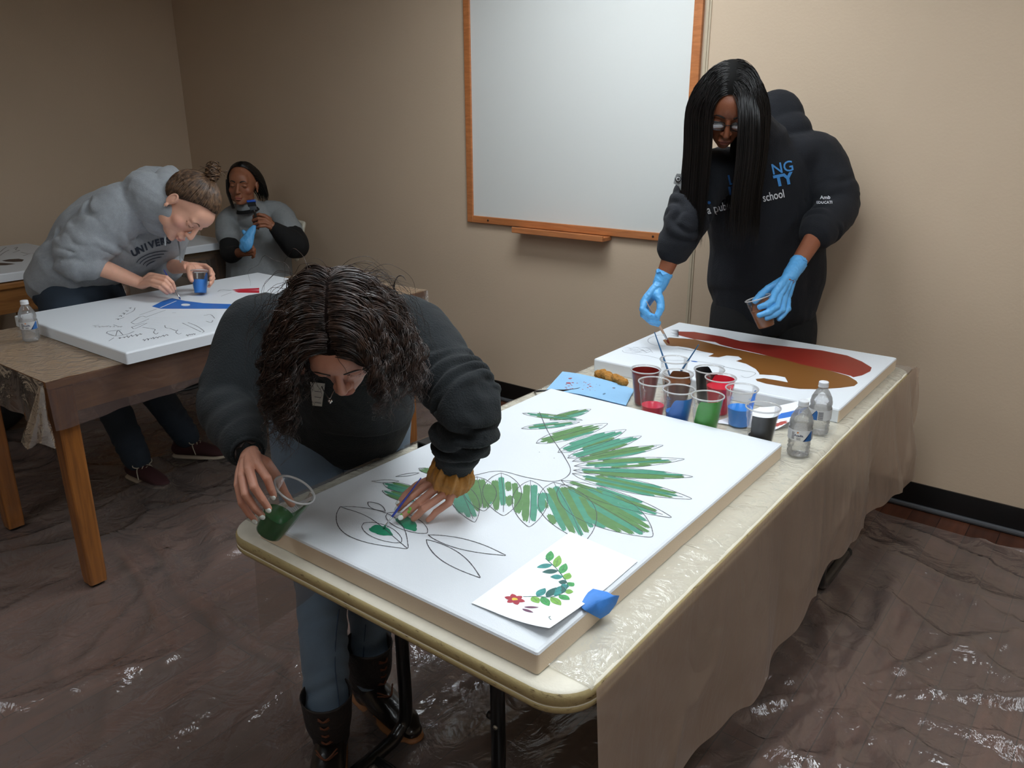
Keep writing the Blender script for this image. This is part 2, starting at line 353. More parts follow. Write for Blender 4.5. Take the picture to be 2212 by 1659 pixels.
# table cover (clear film over the top, hanging down the right side and the far end)
def cover():
    gs=[]
    # right drape
    ny,nz=230,44; ys=np.linspace(.955,3.20,ny); zb=np.interp(ys,[.955,.97,1.33,1.55,1.8,2.28,2.68,3.0,3.2],[.30,.25,.285,.284,.245,.355,.315,.32,.32])+.006*np.sin(ys*37)
    Yg=np.repeat(ys[:,None],nz,1); t=np.linspace(0,1,nz)[None]; Z=TZ+.004-(TZ+.004-zb[:,None])*t
    P=np.stack([Yg*1.0,Z*.25,Yg*0],-1)
    k=np.clip(t*1.4,0,1); X=tx1+.006+k*(.016+.016*np.sin(Yg*9+fbm(P*3)*3)+.008*np.sin(Yg*27+Z*4)*np.clip((Yg-1.9),0.25,1.2))+.010*np.clip(ridge(P,5),0,1)**4*k
    X+=k*.05*np.clip((Yg-2.7)*2,0,1)*np.abs(np.sin(Yg*14+Z*5))
    gs.append((X,Yg,Z))
    # far-end drape
    nx=90; xs=np.linspace(tx0,tx1+.02,nx); Xg=np.repeat(xs[:,None],nz,1); Zf=TZ+.004-(TZ-.28)*t+0*Xg
    gs.append((Xg,ty1+.006+.02*np.sin(Xg*15)*t+.01*t,Zf))
    out=[]
    for X,Y,Z in gs:
        m,n=X.shape; V=np.stack([X,Y,Z],-1).reshape(-1,3); i=np.arange(m-1)[:,None]*n+np.arange(n-1)[None]
        out.append((V,np.stack([i,i+1,i+n+1,i+n],-1).reshape(-1,4).tolist()))
    return out
c1=cover()
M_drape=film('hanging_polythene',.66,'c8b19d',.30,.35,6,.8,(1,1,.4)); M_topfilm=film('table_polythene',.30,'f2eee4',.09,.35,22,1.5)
tc_=empty('plastic_table_cover',(-1.06,2.0,TZ),'milky plastic cover over the foreground folding table, hanging down its right side','table cover')
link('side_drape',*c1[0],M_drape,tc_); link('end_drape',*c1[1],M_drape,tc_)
xs=np.arange(tx0+.0,tx1+.008,.012); ys=np.arange(.955,3.18,.012); X,Y=np.meshgrid(xs,ys); P=np.stack([X,Y,0*X],-1)
Z=TZ+.0025+np.clip(ridge(P,4.5),0,1)**6*.004+np.abs(fbm(P*30))*.0012
Z[:,-1]=TZ-.004; Z[:,0]=TZ-.004
i=np.arange(len(ys)-1)[:,None]*len(xs)+np.arange(len(xs)-1)[None]
link('top_film',np.stack([X,Y,Z],-1).reshape(-1,3),np.stack([i,i+1,i+len(xs)+1,i+len(xs)],-1).reshape(-1,4).tolist(),M_topfilm,tc_)
# left hanging strip
ny,nz=60,24; ys=np.linspace(.985,1.75,ny); Yg=np.repeat(ys[:,None],nz,1); t=np.linspace(0,1,nz)[None]
Zg=TZ-.0-(.33+.03*np.sin(Yg*9))*t; Xg=tx0-.006-.012*t*(1+np.sin(Yg*21))
i=np.arange(ny-1)[:,None]*nz+np.arange(nz-1)[None]
link('side_drape',np.stack([Xg,Yg,Zg],-1).reshape(-1,3),np.stack([i,i+1,i+nz+1,i+nz],-1).reshape(-1,4).tolist(),film('hanging_polythene_thin',.3,'a8937f',.3,.35,6,.6),tc_)
# ================================================================ wooden tables
M_wt=wood('table_maple','8a5a2c','a8733c',(1,1,10),.4,.3,5); M_wtx=wood('table_maple_leg','73451d','9c6128',(14,14,1),.42,.3,4)
WZ=.80
def wood_table(x0,x1,y0,y1,label,lz=WZ,legs=None,ap=.10,topmat=None):
    t=empty('wooden_table',((x0+x1)/2,(y0+y1)/2,0),label,'table')
    bevel(link('tabletop',*box(x0,x1,y0,y1,lz-.03,lz),topmat or M_wt,t,False),.006,3)
    for nm,b in (('apron',box(x0+.03,x1-.03,y0+.02,y0+.045,lz-.03-ap,lz-.031)),('apron',box(x0+.03,x1-.03,y1-.045,y1-.02,lz-.03-ap,lz-.031)),
              ('apron',box(x0+.02,x0+.045,y0+.05,y1-.05,lz-.03-ap,lz-.031)),('apron',box(x1-.045,x1-.02,y0+.05,y1-.05,lz-.03-ap,lz-.031))):
        link(nm,*b,M_wt,t,False)
    for (x,y) in legs or [(x0+.05,y0+.05),(x1-.05,y0+.05),(x0+.05,y1-.05),(x1-.05,y1-.05)]:
        V,F=join(slab(x-.036,x+.036,y-.036,y+.036,.012,[(.006,.012),(.004,.04),(0,lz-.12),(0,lz-.031)],3)); 
        l=link('leg',V,F,M_wtx,t,False)
        link('foot_pad',*lathe([(.001,0),(.022,0),(.022,.013),(.001,.013)],14,(x,y,0)),M_blk,l)
    return t
wt=wood_table(-3.60,-2.765,1.06,2.86,'brown wooden work table covered with clear plastic, left of the folding table',legs=[(-3.49,1.105),(-2.80,1.105),(-3.49,2.78),(-2.82,2.76)])
M_craft=film('wood_table_polythene',.60,'e2c8aa',.12,.5,14,1.1)
wc=empty('plastic_table_cover',(-3.18,1.96,WZ),'clear plastic cover draped over the brown wooden work table, knotted at its corner','table cover')
xs=np.linspace(-3.61,-2.755,72); ys=np.linspace(1.05,2.87,130); X,Y=np.meshgrid(xs,ys); P=np.stack([X,Y,0*X],-1)
Z=WZ+.003+np.clip(ridge(P,3),0,1)**6*.003
i=np.arange(len(ys)-1)[:,None]*len(xs)+np.arange(len(xs)-1)[None]
link('top_film',np.stack([X,Y,Z],-1).reshape(-1,3),np.stack([i,i+1,i+len(xs)+1,i+len(xs)],-1).reshape(-1,4).tolist(),M_craft,wc)
def strip(p0,p1,out,drop,nx=70,nz=14,wav=.01,seed=0):
    p0=np.array(p0,float);p1=np.array(p1,float);out=np.array(out,float)
    s=np.linspace(0,1,nx)[:,None]; t=np.linspace(0,1,nz)[None]
    L=np.linalg.norm(p1-p0); dr=np.interp(s,np.linspace(0,1,len(drop)),drop)
    B=p0+(p1-p0)*s[...,None]; w=wav*np.sin(s*L*19+seed)*t+.5*wav*np.sin(s*L*47+seed*3)*t
    V=B+np.zeros((nx,nz,3)); V=V+out*(.004+w+wav*t)[...,None]; V[...,2]-=dr*t
    i=np.arange(nx-1)[:,None]*nz+np.arange(nz-1)[None]
    return V.reshape(-1,3),np.stack([i,i+1,i+nz+1,i+nz],-1).reshape(-1,4).tolist()
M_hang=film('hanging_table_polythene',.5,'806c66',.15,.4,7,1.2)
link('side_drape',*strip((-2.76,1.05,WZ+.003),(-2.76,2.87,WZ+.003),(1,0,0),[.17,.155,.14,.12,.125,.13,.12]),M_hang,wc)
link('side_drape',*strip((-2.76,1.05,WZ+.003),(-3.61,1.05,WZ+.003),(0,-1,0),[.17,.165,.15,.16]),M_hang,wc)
# gathered corner tuft
def tuft(c,h,w):
    c=np.array(c); V=[];F=[];n=26;m=14
    for i in range(m):
        t=i/(m-1); r=.008+w*t**.8
        for j in range(n):
            a=2*math.pi*j/n; rr=r*(1+.32*math.sin(a*3+1)*t+.15*math.sin(a*7+t*5)*t)
            V.append(c+np.array([-.030*t+rr*math.cos(a)*.9,-.028*t+rr*math.sin(a)*.55,-h*t*(1+.06*math.sin(a*3))]))
    for i in range(m-1):
        for j in range(n): k=(j+1)%n; F.append((i*n+j,i*n+k,(i+1)*n+k,(i+1)*n+j))
    return np.array(V),F
link('corner_tuft',*tuft((-2.78,1.045,WZ-.01),.20,.058),film('tuft_polythene',.34,'cfc6be',.1,.4,14,1.5),wc)
link('corner_tuft',*tuft((-2.76,2.87,WZ+.0),.12,.05),film('tuft_polythene_far',.34,'cfc6be',.1,.4,14,1.5),wc)
wood_table(-5.60,-4.63,.9,2.12,'brown wooden table at the far left holding a sketched canvas',lz=.80,ap=.13)
te=wood_table(-5.55,-4.74,2.30,3.06,'tan table under a canvas in the back corner, beside the seated woman',lz=.80,ap=.03,topmat=mat('tan_laminate','a88452',.4,var=.05))
ce=empty('plastic_table_cover',(-4.74,2.7,.80),'clear plastic hanging from the tan table in the back corner','table cover')
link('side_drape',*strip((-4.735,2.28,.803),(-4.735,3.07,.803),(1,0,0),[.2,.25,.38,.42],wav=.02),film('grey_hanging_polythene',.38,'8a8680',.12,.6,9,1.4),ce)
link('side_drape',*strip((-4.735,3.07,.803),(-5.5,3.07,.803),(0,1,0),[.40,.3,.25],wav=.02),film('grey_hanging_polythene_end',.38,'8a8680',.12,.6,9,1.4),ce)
# ================================================================ canvases
M_cv=mat('primed_canvas','dde2e7',.55,bump=.12,bscale=420,detail=2); M_cvs=mat('canvas_side_warm_shade','dccab2',.7,bump=.1,bscale=400)  # side tone: warm bounce and shade put into the canvas colour
def canvas(name,x0,x1,y0,y1,z,th,label):
    t=empty(name,((x0+x1)/2,(y0+y1)/2,z-th),label,'canvas')
    o=link('stretched_canvas',*slab(x0,x1,y0,y1,.006,[(.0,z-th),(0,z-.006),(.002,z-.002),(.007,z)],3),M_cv,t); 
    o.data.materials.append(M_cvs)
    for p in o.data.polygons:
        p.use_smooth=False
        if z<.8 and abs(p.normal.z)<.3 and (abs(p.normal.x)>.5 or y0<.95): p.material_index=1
    return t
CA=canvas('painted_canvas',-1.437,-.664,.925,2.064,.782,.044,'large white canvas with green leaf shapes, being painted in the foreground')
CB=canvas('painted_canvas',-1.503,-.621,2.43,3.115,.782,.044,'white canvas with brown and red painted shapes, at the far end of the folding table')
CC=canvas('painted_canvas',-3.622,-2.722,1.312,2.503,.850,.044,'white canvas with a bright blue wedge and pencil sketches on the brown wooden table')
CD=canvas('sketched_canvas',-5.68,-4.655,.95,2.222,.850,.044,'white canvas with two dark brown lens shapes at the far left')
CE=canvas('sketched_canvas',-5.60,-4.688,2.28,3.09,.850,.044,'blank white canvas on the tan table in the back corner')
# ================================================================ ARTWORK
def C2(z): return lambda u,v:A(u,v,z=z)[:2]
class Ink:
    def __init__(s,z): s.z=z+.0003; s.V=[];s.F=[];s.M=[];s.k=0
    def poly(s,P,m=0):
        n=len(s.V); z=s.z+s.k*4e-6; s.k+=1
        s.V+= [(p[0],p[1],z) for p in P]; s.F.append(tuple(range(n,n+len(P)))); s.M.append(m)
    def line(s,P,w,m=0,jit=.0,closed=False):
        P=np.array([p[:2] for p in P],float)
        if closed: P=np.vstack([P,P[:1]])
        P=crom(np.hstack([P,np.zeros((len(P),1))]),6)[:,:2] if len(P)>2 else P
        T=np.gradient(P,axis=0); T/=np.linalg.norm(T,axis=1)[:,None]+1e-9; Nn=np.column_stack([-T[:,1],T[:,0]])
        ww=w/2*(1+.25*rng.uniform(-1,1,len(P)))[:,None]
        L=P+Nn*ww;R=P-Nn*ww; n=len(s.V); z=s.z+s.k*4e-6; s.k+=1
        for a,b in zip(L,R): s.V+=[(a[0],a[1],z),(b[0],b[1],z)]
        for i in range(len(P)-1): s.F.append((n+2*i,n+2*i+1,n+2*i+3,n+2*i+2)); s.M.append(m)
    def stroke(s,p0,p1,w,m=0,teeth=5,rag=.5):
        p0=np.array(p0[:2]);p1=np.array(p1[:2]); d=p1-p0; L=np.linalg.norm(d); t=d/L; q=np.array([-t[1],t[0]]); P=[]
        for k in range(teeth*2+1):
            f=-1+2*k/(teeth*2); P.append(p1+q*w*f*(1-.3*abs(f)**3)+t*(rng.uniform(0,1)*w*rag*1.6 if k%2 else -rng.uniform(0,1)*w*rag*1.6)-t*abs(f)**2*w*.8)
        for k in range(1,6): P.append(p1+d*(-k/6)+q*w*(1+rng.uniform(-.12,.05)))
        for k in range(teeth*2+1):
            f=1-2*k/(teeth*2); P.append(p0+q*w*f-t*(rng.uniform(0,1)*w*rag*1.3 if k%2 else -rng.uniform(0,1)*w*rag*1.3)+t*abs(f)**2*w*.8)
        for k in range(1,6): P.append(p0+d*(k/6)-q*w*(1+rng.uniform(-.12,.05)))
        s.poly(P,m)
    def obj(s,name,ms,parent):
        o=link(name,s.V,s.F,ms,parent,False); 
        for p,m in zip(o.data.polygons,s.M): p.material_index=m
        return o
def leafpts(b,t,w,n=14,pw=.75):
    b=np.array(b[:2]);t=np.array(t[:2]); d=t-b; q=np.array([-d[1],d[0]]); q/=np.linalg.norm(q); P=[]
    for k in range(n+1): f=k/n; P.append(b+d*f+q*w*math.sin(math.pi*f**.9)**pw)
    for k in range(1,n): f=1-k/n; P.append(b+d*f-q*w*math.sin(math.pi*f**.9)**pw)
    return P
G=[mat('green_paint','439076',.45,var=.08,vscale=60),mat('olive_green_paint','55834a',.45,var=.1,vscale=60),mat('deep_green_paint','2c8a68',.4,var=.12,vscale=50)]
M_pen=mat('pencil_graphite','4a4a50',.6); M_penl=mat('faint_pencil','8d8f94',.6)
def leaf(ink,pen,b,t,w,n=5,cover=.8,ms=(0,1),lw=.0016,vein=True):
    b=np.array(b[:2]);t=np.array(t[:2]); d=t-b; L=np.linalg.norm(d); q=np.array([-d[1],d[0]])/L
    pen.line(leafpts(b,t,w),lw,closed=True)
    if vein: pen.line([b,b+d*.5+q*w*.06,b+d*.93],lw*.8)
    for k in range(n):
        o=(-1+2*(k+.5)/n)*.86
        half=math.asin(min(1,abs(o)**(1/.75)))/math.pi if abs(o)>0.02 else 0
        f0=max(half,0.03)+.03;f1=1-max(half,.03)-.03
        a=f0+rng.uniform(0,.25)*(1-cover)*2;c=f1-rng.uniform(0,.3)*(1-cover)*2
        if c-a<.12: continue
        if rng.uniform()<(1-cover)*.5:
            mid=(a+c)/2; ink.stroke(b+d*a+q*w*o,b+d*(mid-.05)+q*w*o,w/n*.85,int(rng.choice(ms)),3); a=mid+.05
        ink.stroke(b+d*a+q*w*o,b+d*c+q*w*o*.98,w/n*rng.uniform(.8,1.05),int(rng.choice(ms)),4)
pa=C2(.782); ink=Ink(.782); pen=Ink(.7823)
LV=[((1188,908),(1276,884),.020,4,.95),((1128,893),(1258,908),.016,4,.75),((1126,926),(1252,912),.018,4,.6),((1158,958),(1312,915),.030,5,.75),
 ((1205,978),(1352,928),.027,4,.75),((1226,990),(1385,942),.024,4,.8),((1236,997),(1432,962),.022,4,.75),((1240,1007),(1478,992),.025,5,.7),
 ((1238,1016),(1496,1030),.024,4,.9),((1236,1023),(1494,1078),.030,5,.65),((1212,1038),(1450,1118),.028,4,.6),((1212,1048),(1408,1160),.062,8,.85),
 ((1196,1042),(1262,1168),.052,7,.8),((1146,1038),(1143,1138),.034,4,.7),((1082,1022),(1088,1114),.038,5,.6),((1030,1030),(1045,1104),.032,4,.8),
 ((985,1040),(1025,1128),.026,4,.8),((898,1062),(828,1044),.018,3,.95),((900,1085),(826,1060),.014,3,.95),((950,1024),(905,1012),.012,2,.9)]
for b,t,w,n,c in LV: leaf(ink,pen,pa(*b),pa(*t),w*1.22,n,min(.97,c+.12))
pen.line([pa(*p) for p in ((1165,890),(1185,935),(1218,985),(1232,1020),(1200,1040),(1140,1032),(1080,1018),(1030,1026),(960,1046),(900,1075))],.002)
for b,t,w in (((925,1156),(1092,1200),.020),((921,1166),(1037,1248),.022),((862,1040),(803,1040),.008),((905,1022),(855,1030),.007),((735,1095),(880,1185),.060),((795,1085),(832,1105),.012)):
    pen.line(leafpts(pa(*b),pa(*t),w,pw=.9),.0018,closed=True)
pen.line([pa(*p) for p in ((735,1095),(800,1120),(880,1185))],.0016)
# two freshly painted green leaves under the brush
def blob(ink,c,rx,ry,ang,m,pt=C2(.782)):
    c=pt(*c); P=[]
    for k in range(26):
        a=2*math.pi*k/26; r=1+.06*math.sin(a*5+1)+.05*rng.uniform(-1,1); x,y=rx*r*math.cos(a),ry*r*math.sin(a)*(1-.25*math.cos(a)); ca,sa=math.cos(ang),math.sin(ang)
        P.append((c[0]+x*ca-y*sa,c[1]+x*sa+y*ca))
    ink.poly(P,m)
blob(ink,(824,1147),.032,.016,.0,2); blob(ink,(880,1131),.040,.017,-.35,2)
pen.line(leafpts(pa(786,1130),pa(866,1172),.026,pw=.6),.0016,closed=True); pen.line(leafpts(pa(838,1108),pa(922,1152),.028,pw=.6),.0016,closed=True)
for u,v in ((1165,977),(1228,984),(1197,990)):
    c=pa(u,v); pen.poly([c+np.array([.0015*math.cos(a),.0015*math.sin(a)]) for a in np.linspace(0,6.28,8)[:-1]])
ink.obj('leaf_painting',G,CA); pen.obj('pencil_outline',M_pen,CA)
# canvas B : red and brown shapes
pb=C2(.782); inb=Ink(.782); peb=Ink(.7823)
brown=[(1432,735),(1445,729),(1500,733),(1560,748),(1640,765),(1720,780),(1790,800),(1832,812),(1850,823),(1853,828),(1845,834),(1815,838),(1770,841),(1725,840),(1690,835),(1655,829),(1635,823),(1632,819),(1650,817),(1680,822),(1702,826),(1696,815),(1675,811),(1640,809),(1640,806),(1632,797),(1612,786),(1590,780),(1603,776),(1595,770),(1570,768),(1552,772),(1530,770),(1542,764),(1515,759),(1490,752),(1465,748),(1452,748),(1440,746)]
inb.poly([pb(*p) for p in brown],0)
red=[(1463,716),(1500,717),(1560,727),(1600,737),(1660,744),(1720,751),(1775,757),(1830,768),(1862,781),(1883,794),(1880,802),(1862,811),(1843,815),(1838,812),(1790,800),(1730,787),(1690,776),(1640,764),(1585,752),(1555,744),(1545,739),(1500,733),(1465,724)]
inb.poly([pb(*p) for p in red],1)
for k in range(7):
    v=713+k*2.1; inb.poly([pb(1466,v),pb(1448+(k%3)*3,v-.6),pb(1466,v+1.8)],2)
inb.obj('painted_shape',[mat('brown_paint','7d5126',.28,var=.05,vscale=4,spec=.7),mat('red_paint','8c2c22',.28,var=.05,vscale=5,spec=.7),mat('black_fringe_paint','20242a',.5)],CB)
peb.line([pb(*p) for p in ((1438,748),(1412,745),(1400,738),(1404,730),(1425,724),(1440,727))],.0022)
peb.line([pb(*p) for p in ((1344,757),(1352,762),(1400,769),(1440,778),(1500,780),(1560,790),(1560,796))],.0018)
for k in range(9): peb.line([pb(1343+k*3,750+ (k%4)*3.5),pb(1358+k*5,752+(k%4)*3.5),pb(1378+k*4,756+(k%3)*3)],.0013)
peb.line([pb(*p) for p in ((1494,805),(1540,790),(1600,800),(1632,806),(1615,816),(1600,812))],.0018)
for k in range(6): peb.line([pb(1465+k*8,752+k*1.5),pb(1485+k*8,757+k)],.0012)
peb.obj('pencil_outline',M_penl,CB)
blob2=Ink(.7822); blob(blob2,(1500,781),.012,.006,.1,0,C2(.782)); blob2.obj('paint_spot',mat('blue_spot_paint','2d6cc0',.4),CB)
# canvas C : blue wedge
pc=C2(.850); ic=Ink(.850); ec=Ink(.8503)
ic.poly([pc(*p) for p in ((328,662),(352,650),(372,644),(400,650),(440,655),(500,657),(560,660),(560,667),(480,667),(420,667),(380,667),(347,667))],0)
ic.poly([pc(401+10*math.cos(a),658.5+2.6*math.sin(a)) for a in np.linspace(0,6.28,16)[:-1]],1)
ic.line([pc(*p) for p in ((346,665),(360,659),(381,650))],.006,1)
ic.poly([pc(*p) for p in ((501,626),(520,624),(560,622),(560,626),(510,628))],2); ic.poly([pc(*p) for p in ((505,629),(530,627),(560,627),(560,633),(515,632))],2)
ic.obj('painted_shape',[mat('blue_paint','2a6fc4',.4),M_cv,mat('red_line_paint','c4283a',.4)],CC)
for Ls in (((301,681),(338,668)),((316,685),(358,670)),((283,697),(304,684),(316,685)),((283,697),(295,700),(322,689)),((284,707),(312,698)),((284,707),(292,710),(318,698)),
    ((230,720),(250,726),(275,722),(290,716)),((230,720),(235,716),(262,713)),((250,726),(255,714),(266,724)),((235,737),(246,730)),((308,707),(326,710),(335,712),(332,718),(337,722),(342,719)),
    ((356,703),(358,708),(368,710),(381,715),(384,713),(380,718),(386,722),(392,720)),((394,698),(415,708),(434,717)),((406,697),(424,704),(440,715),(437,719)),((445,694),(456,697),(460,692)),
    ((440,682),(455,680),(464,688)),((255,690),(268,686)),((272,680),(288,672),(292,665)),((372,676),(380,676)),((200,704),(214,703)),((220,706),(236,704)),((245,702),(262,707)),
    ((540,640),(555,646),(570,644)),((478,640),(500,632)),((470,630),(480,626),(500,628))):
    ec.line([pc(*p) for p in Ls],.0035)
for k in range(9): ec.line([pc(306+k*3,688+k*3.4),pc(400,684+k*3.2),pc(470,676+k*3)],.0014,1)
# small hand-lettered colour notes
def scrawl(ink,x,y,n,dx,dy,s,pt,m=0,w=.003):
    for k in range(n):
        u=x+dx*k;v=y+dy*k; ink.line([pt(u,v),pt(u+s*rng.uniform(.2,.6),v-s*.35*rng.uniform(.4,1)),pt(u+s*rng.uniform(.4,.8),v+s*.3*rng.uniform(0,1)),pt(u+s*.9,v-s*.2)],w,m)
scrawl(ec,255,731,6,9,-1.6,8,pc); scrawl(ec,308,735,8,7,-1.4,7,pc); scrawl(ec,250,690,5,7,-6,7,pc); scrawl(ec,402,725,4,5,-1,5,pc); scrawl(ec,203,706,8,8,0,6,pc,1)
ec.obj('pencil_sketch',[M_penl,mat('very_faint_pencil','c4c6ca',.6)],CC)
pd=C2(.850); dd=Ink(.850); de=Ink(.8503)
dd.poly([pd(*p) for p in ((4,563),(20,560),(40,559),(52,561),(48,565),(30,566),(12,565))]); dd.poly([pd(*p) for p in ((-20,567),(10,568),(34,570),(14,573),(-20,574))])
dd.obj('painted_shape',mat('dark_brown_paint','3a2a26',.5),CD)
for Ls in (((30,537),(38,534),(34,540),(42,541),(28,546)),((0,545),(8,538),(14,534)),((0,552),(10,545),(20,540)),((50,553),(70,547),(90,552)),((45,545),(60,548))): de.line([pd(*p) for p in Ls],.006)
de.obj('pencil_sketch',M_penl,CD)
# ================================================================ printed reference sheet, tape
def curl_sheet(name,cs,z,lift,label,cat,n=24,th=.0004,m=None):
    "cs: four xy corners (c0..c3); lift(s,t)->height"
    c=[np.array(q[:2]) for q in cs]; V=[];F=[]
    for i in range(n+1):
        for j in range(n+1):
            s,t=i/n,j/n; p=c[0]*(1-s)*(1-t)+c[1]*s*(1-t)+c[2]*s*t+c[3]*(1-s)*t
            V.append((p[0],p[1],z+lift(s,t)))
    for i in range(n):
        for j in range(n): a=i*(n+1)+j; F.append((a,a+1,a+n+2,a+n+1))
    V=np.array(V); V2=V.copy(); V2[:,2]+=th; k=len(V)
    o=link(name,np.vstack([V,V2]),F+[tuple(q+k for q in f)[::-1] for f in F],m or mat('white_paper','f4f6f8',.6)); tag(o,label,cat); return o,V2
sc_=[A(1018,1302,z=.785),A(1187,1371,z=.79),A(1378,1213,z=.783),A(1232,1150,z=.783)]
lf=lambda s,t:.0010+.020*max(0,s-.35)**2*max(0,1-t*1.6)**1.2*2.2+.004*math.sin(s*3.14)*max(0,.6-t)
sheet,SV=curl_sheet('printed_sheet',sc_,.7832,lf,'white printed sheet with a green leaf sprig and red flower, taped to the near canvas','paper')
def sheetpt(s,t):
    c=[q[:2] for q in sc_]; p=c[0]*(1-s)*(1-t)+c[1]*s*(1-t)+c[2]*s*t+c[3]*(1-s)*t; return np.array([p[0],p[1],.7832+lf(s,t)+.0008])
sb=bvh(SV,[(0,1,2)]) if False else None
class SInk(Ink):
    def obj(s,name,ms,parent):
        V=[]
        # project vertices on the sheet: invert bilinear by solving affine (sheet is a parallelogram)
        c0,c1,c3=[sc_[i][:2] for i in (0,1,3)]; Mi=np.linalg.inv(np.column_stack([c1-c0,c3-c0]))
        for x,y,z in s.V:
            st=Mi@(np.array([x,y])-c0); st=np.clip(st,0,1); V.append((x,y,.7832+lf(*st)+.0006+(z-s.z)))
        o=link(name,V,s.F,ms,parent,False)
        for p,m in zip(o.data.polygons,s.M): p.material_index=m
        return o
ps=C2(.785); si=SInk(0); 
GS=[mat('print_green','3f9a52',.5,var=.25,vscale=120),mat('print_teal','2a8a86',.5,var=.25,vscale=120),mat('print_lime','7ab04a',.5,var=.2,vscale=120),mat('print_red','a8283a',.5,var=.15,vscale=80),mat('print_plum','6a3a58',.5),mat('print_dark','1f5a55',.5,var=.2,vscale=100),mat('print_yellow','e2c83c',.5)]
stem=[(1178,1206),(1200,1226),(1216,1246),(1226,1266),(1214,1284),(1190,1292),(1160,1290),(1130,1290)]
SP=crom(np.array([list(p)+[0] for p in stem],float),3)[:,:2]; nl=0
for i in range(1,len(SP)-1):
    T=SP[i+1]-SP[i-1]; T/=np.linalg.norm(T); Nn=np.array([-T[1],T[0]])
    for s_ in (-1,1):
        if (i+(s_>0))%2 and i<20: L=26+10*math.sin(i*.5); tip=SP[i]+(Nn*s_*.85-T*.55)*L*np.array([1,.75]); w=.0085
        else: continue
        si.poly(leafpts(ps(*SP[i]),ps(*tip),w,10,.85),[0,1,2,5][nl%4]); si.line([ps(*SP[i]),ps(*(SP[i]*.3+tip*.7))],.0006,5); nl+=1
si.line([ps(*p) for p in stem],.0018,5)
for q in range(6):
    a_=q*math.pi/3+.3; c=ps(1112,1296); si.poly(leafpts(c,c+np.array([math.cos(a_)*.021,math.sin(a_)*.017]),.0062,8,.7),3)
c=ps(1112,1296); si.poly([c+np.array([.006*math.cos(a),.005*math.sin(a)]) for a in np.linspace(0,6.28,16)[:-1]],6)
si.poly(leafpts(ps(1132,1314),ps(1164,1316),.0035),4); si.poly(leafpts(ps(1128,1318),ps(1152,1328),.0035),4)
si.line([ps(*p) for p in ((1184,1343),(1189,1341),(1186,1345),(1191,1351))],.0009,5)
si.obj('printed_picture',GS,sheet)
# tape
T=[A(1243,1300,z=.786),A(1281,1272,z=.7865),A(1312,1279,z=.788),A(1324,1286,z=.790),A(1338,1287,z=.784),A(1331,1305,z=.766),A(1316,1325,z=.752),A(1297,1337,z=.748),A(1283,1330,z=.764),A(1262,1318,z=.788)]
mid=A(1290,1302,z=.798); V=[mid]+T; F=[(0,i+1,(i+1)%len(T)+1) for i in range(len(T))]
V2=[v+np.array([0,0,.0005]) for v in V]; k=len(V)
o=link('masking_tape',np.array(V+V2),F+[tuple(q+k for q in f)[::-1] for f in F],mat('blue_tape','3c86dc',.55,bump=.2,bscale=60)); tag(o,'torn square of blue masking tape holding the printed sheet','tape')
# binder clip, cable loop
cx=A(925,953,z=.755); th=0
bc=link('binder_clip',*join(box(cx[0]-.012,cx[0]+.05,cx[1]-.03,cx[1]+.035,.733,.739),box(cx[0]-.014,cx[0]-.010,cx[1]-.03,cx[1]+.035,.715,.760),box(cx[0]-.012,cx[0]+.03,cx[1]-.03,cx[1]+.035,.757,.761)),mat('black_clip_metal','101012',.4),None,False)
tag(bc,'black clip gripping the left edge of the folding table beside the woman','clip')
lp=A(1178,838,z=.745); o=link('cable_loop',*tube([(-1.53,2.10,.738),(-1.50,2.08,.752),(-1.47,2.10,.756),(-1.43,2.17,.746),(-1.41,2.26,.741)],.0035,8,6),M_blk); tag(o,'short black cable loop on the table edge by the blue cloth','cable')
# ================================================================ blue shop towel and sponge
P0=[A(1183,838,z=.742),A(1362,868,z=.742),A(1369,843,z=.742),A(1213,803,z=.742)]
P0=[A(1180,842,z=.742),A(1352,876,z=.742),A(1370,842,z=.742),A(1215,803,z=.742)]
lt=lambda s,t:.001+.012*max(0,math.sin(s*3.1))*(.3+.7*t)+.006*math.sin(t*9+s*4)*s*(1-s)*2
tw,TV=curl_sheet('shop_towel',P0,.739,lt,'folded light blue shop towel with red paint specks behind the near canvas','towel',n=30,th=.003,m=mat('blue_towel_paper','8fbce0',.9,bump=.2,bscale=300))
class TInk(Ink):
    def obj(s,name,ms,parent):
        b=bvh(TV,[(i*31+j,(i+1)*31+j,(i+1)*31+j+1,i*31+j+1) for i in range(30) for j in range(30)]); V=[];ok=set()
        for i,(x,y,z) in enumerate(s.V):
            h=b.ray_cast(Vector((x,y,1)),Vector((0,0,-1))); V.append((x,y,(h[0].z+.0006) if h[0] else .76))
            if h[0]: ok.add(i)
        F=[f for f in s.F if all(q in ok for q in f)]
        return link(name,V,F,ms,parent,False)
ti=TInk(0); pt=C2(.745)
for _ in range(34):
    u=rng.uniform(1222,1290);v=rng.uniform(826,846); c=pt(u,v); r=rng.uniform(.001,.005); ti.poly([c+np.array([r*math.cos(a)*rng.uniform(.6,1.4),r*.6*math.sin(a)]) for a in np.linspace(0,6.28,9)[:-1]])
for (u,v,r) in ((1232,820,.008),(1228,828,.010),(1326,842,.004)): c=pt(u,v); ti.poly([c+np.array([r*math.cos(a)*rng.uniform(.6,1.2),r*.7*math.sin(a)]) for a in np.linspace(0,6.28,11)[:-1]])
ti.obj('paint_speck',mat('red_speck','a0404a',.6),tw)
ti=TInk(0)
for (u,v,r) in ((1295,838,.003),(1288,836,.002),(1326,841,.008),(1305,852,.007)): c=pt(u,v); ti.poly([c+np.array([r*math.cos(a)*.6,r*math.sin(a)]) for a in np.linspace(0,6.28,11)[:-1]])
ti.obj('grey_smudge',mat('slate_smudge','55748f',.7),tw)
sp=A(1320,817,z=.755); gs=[]
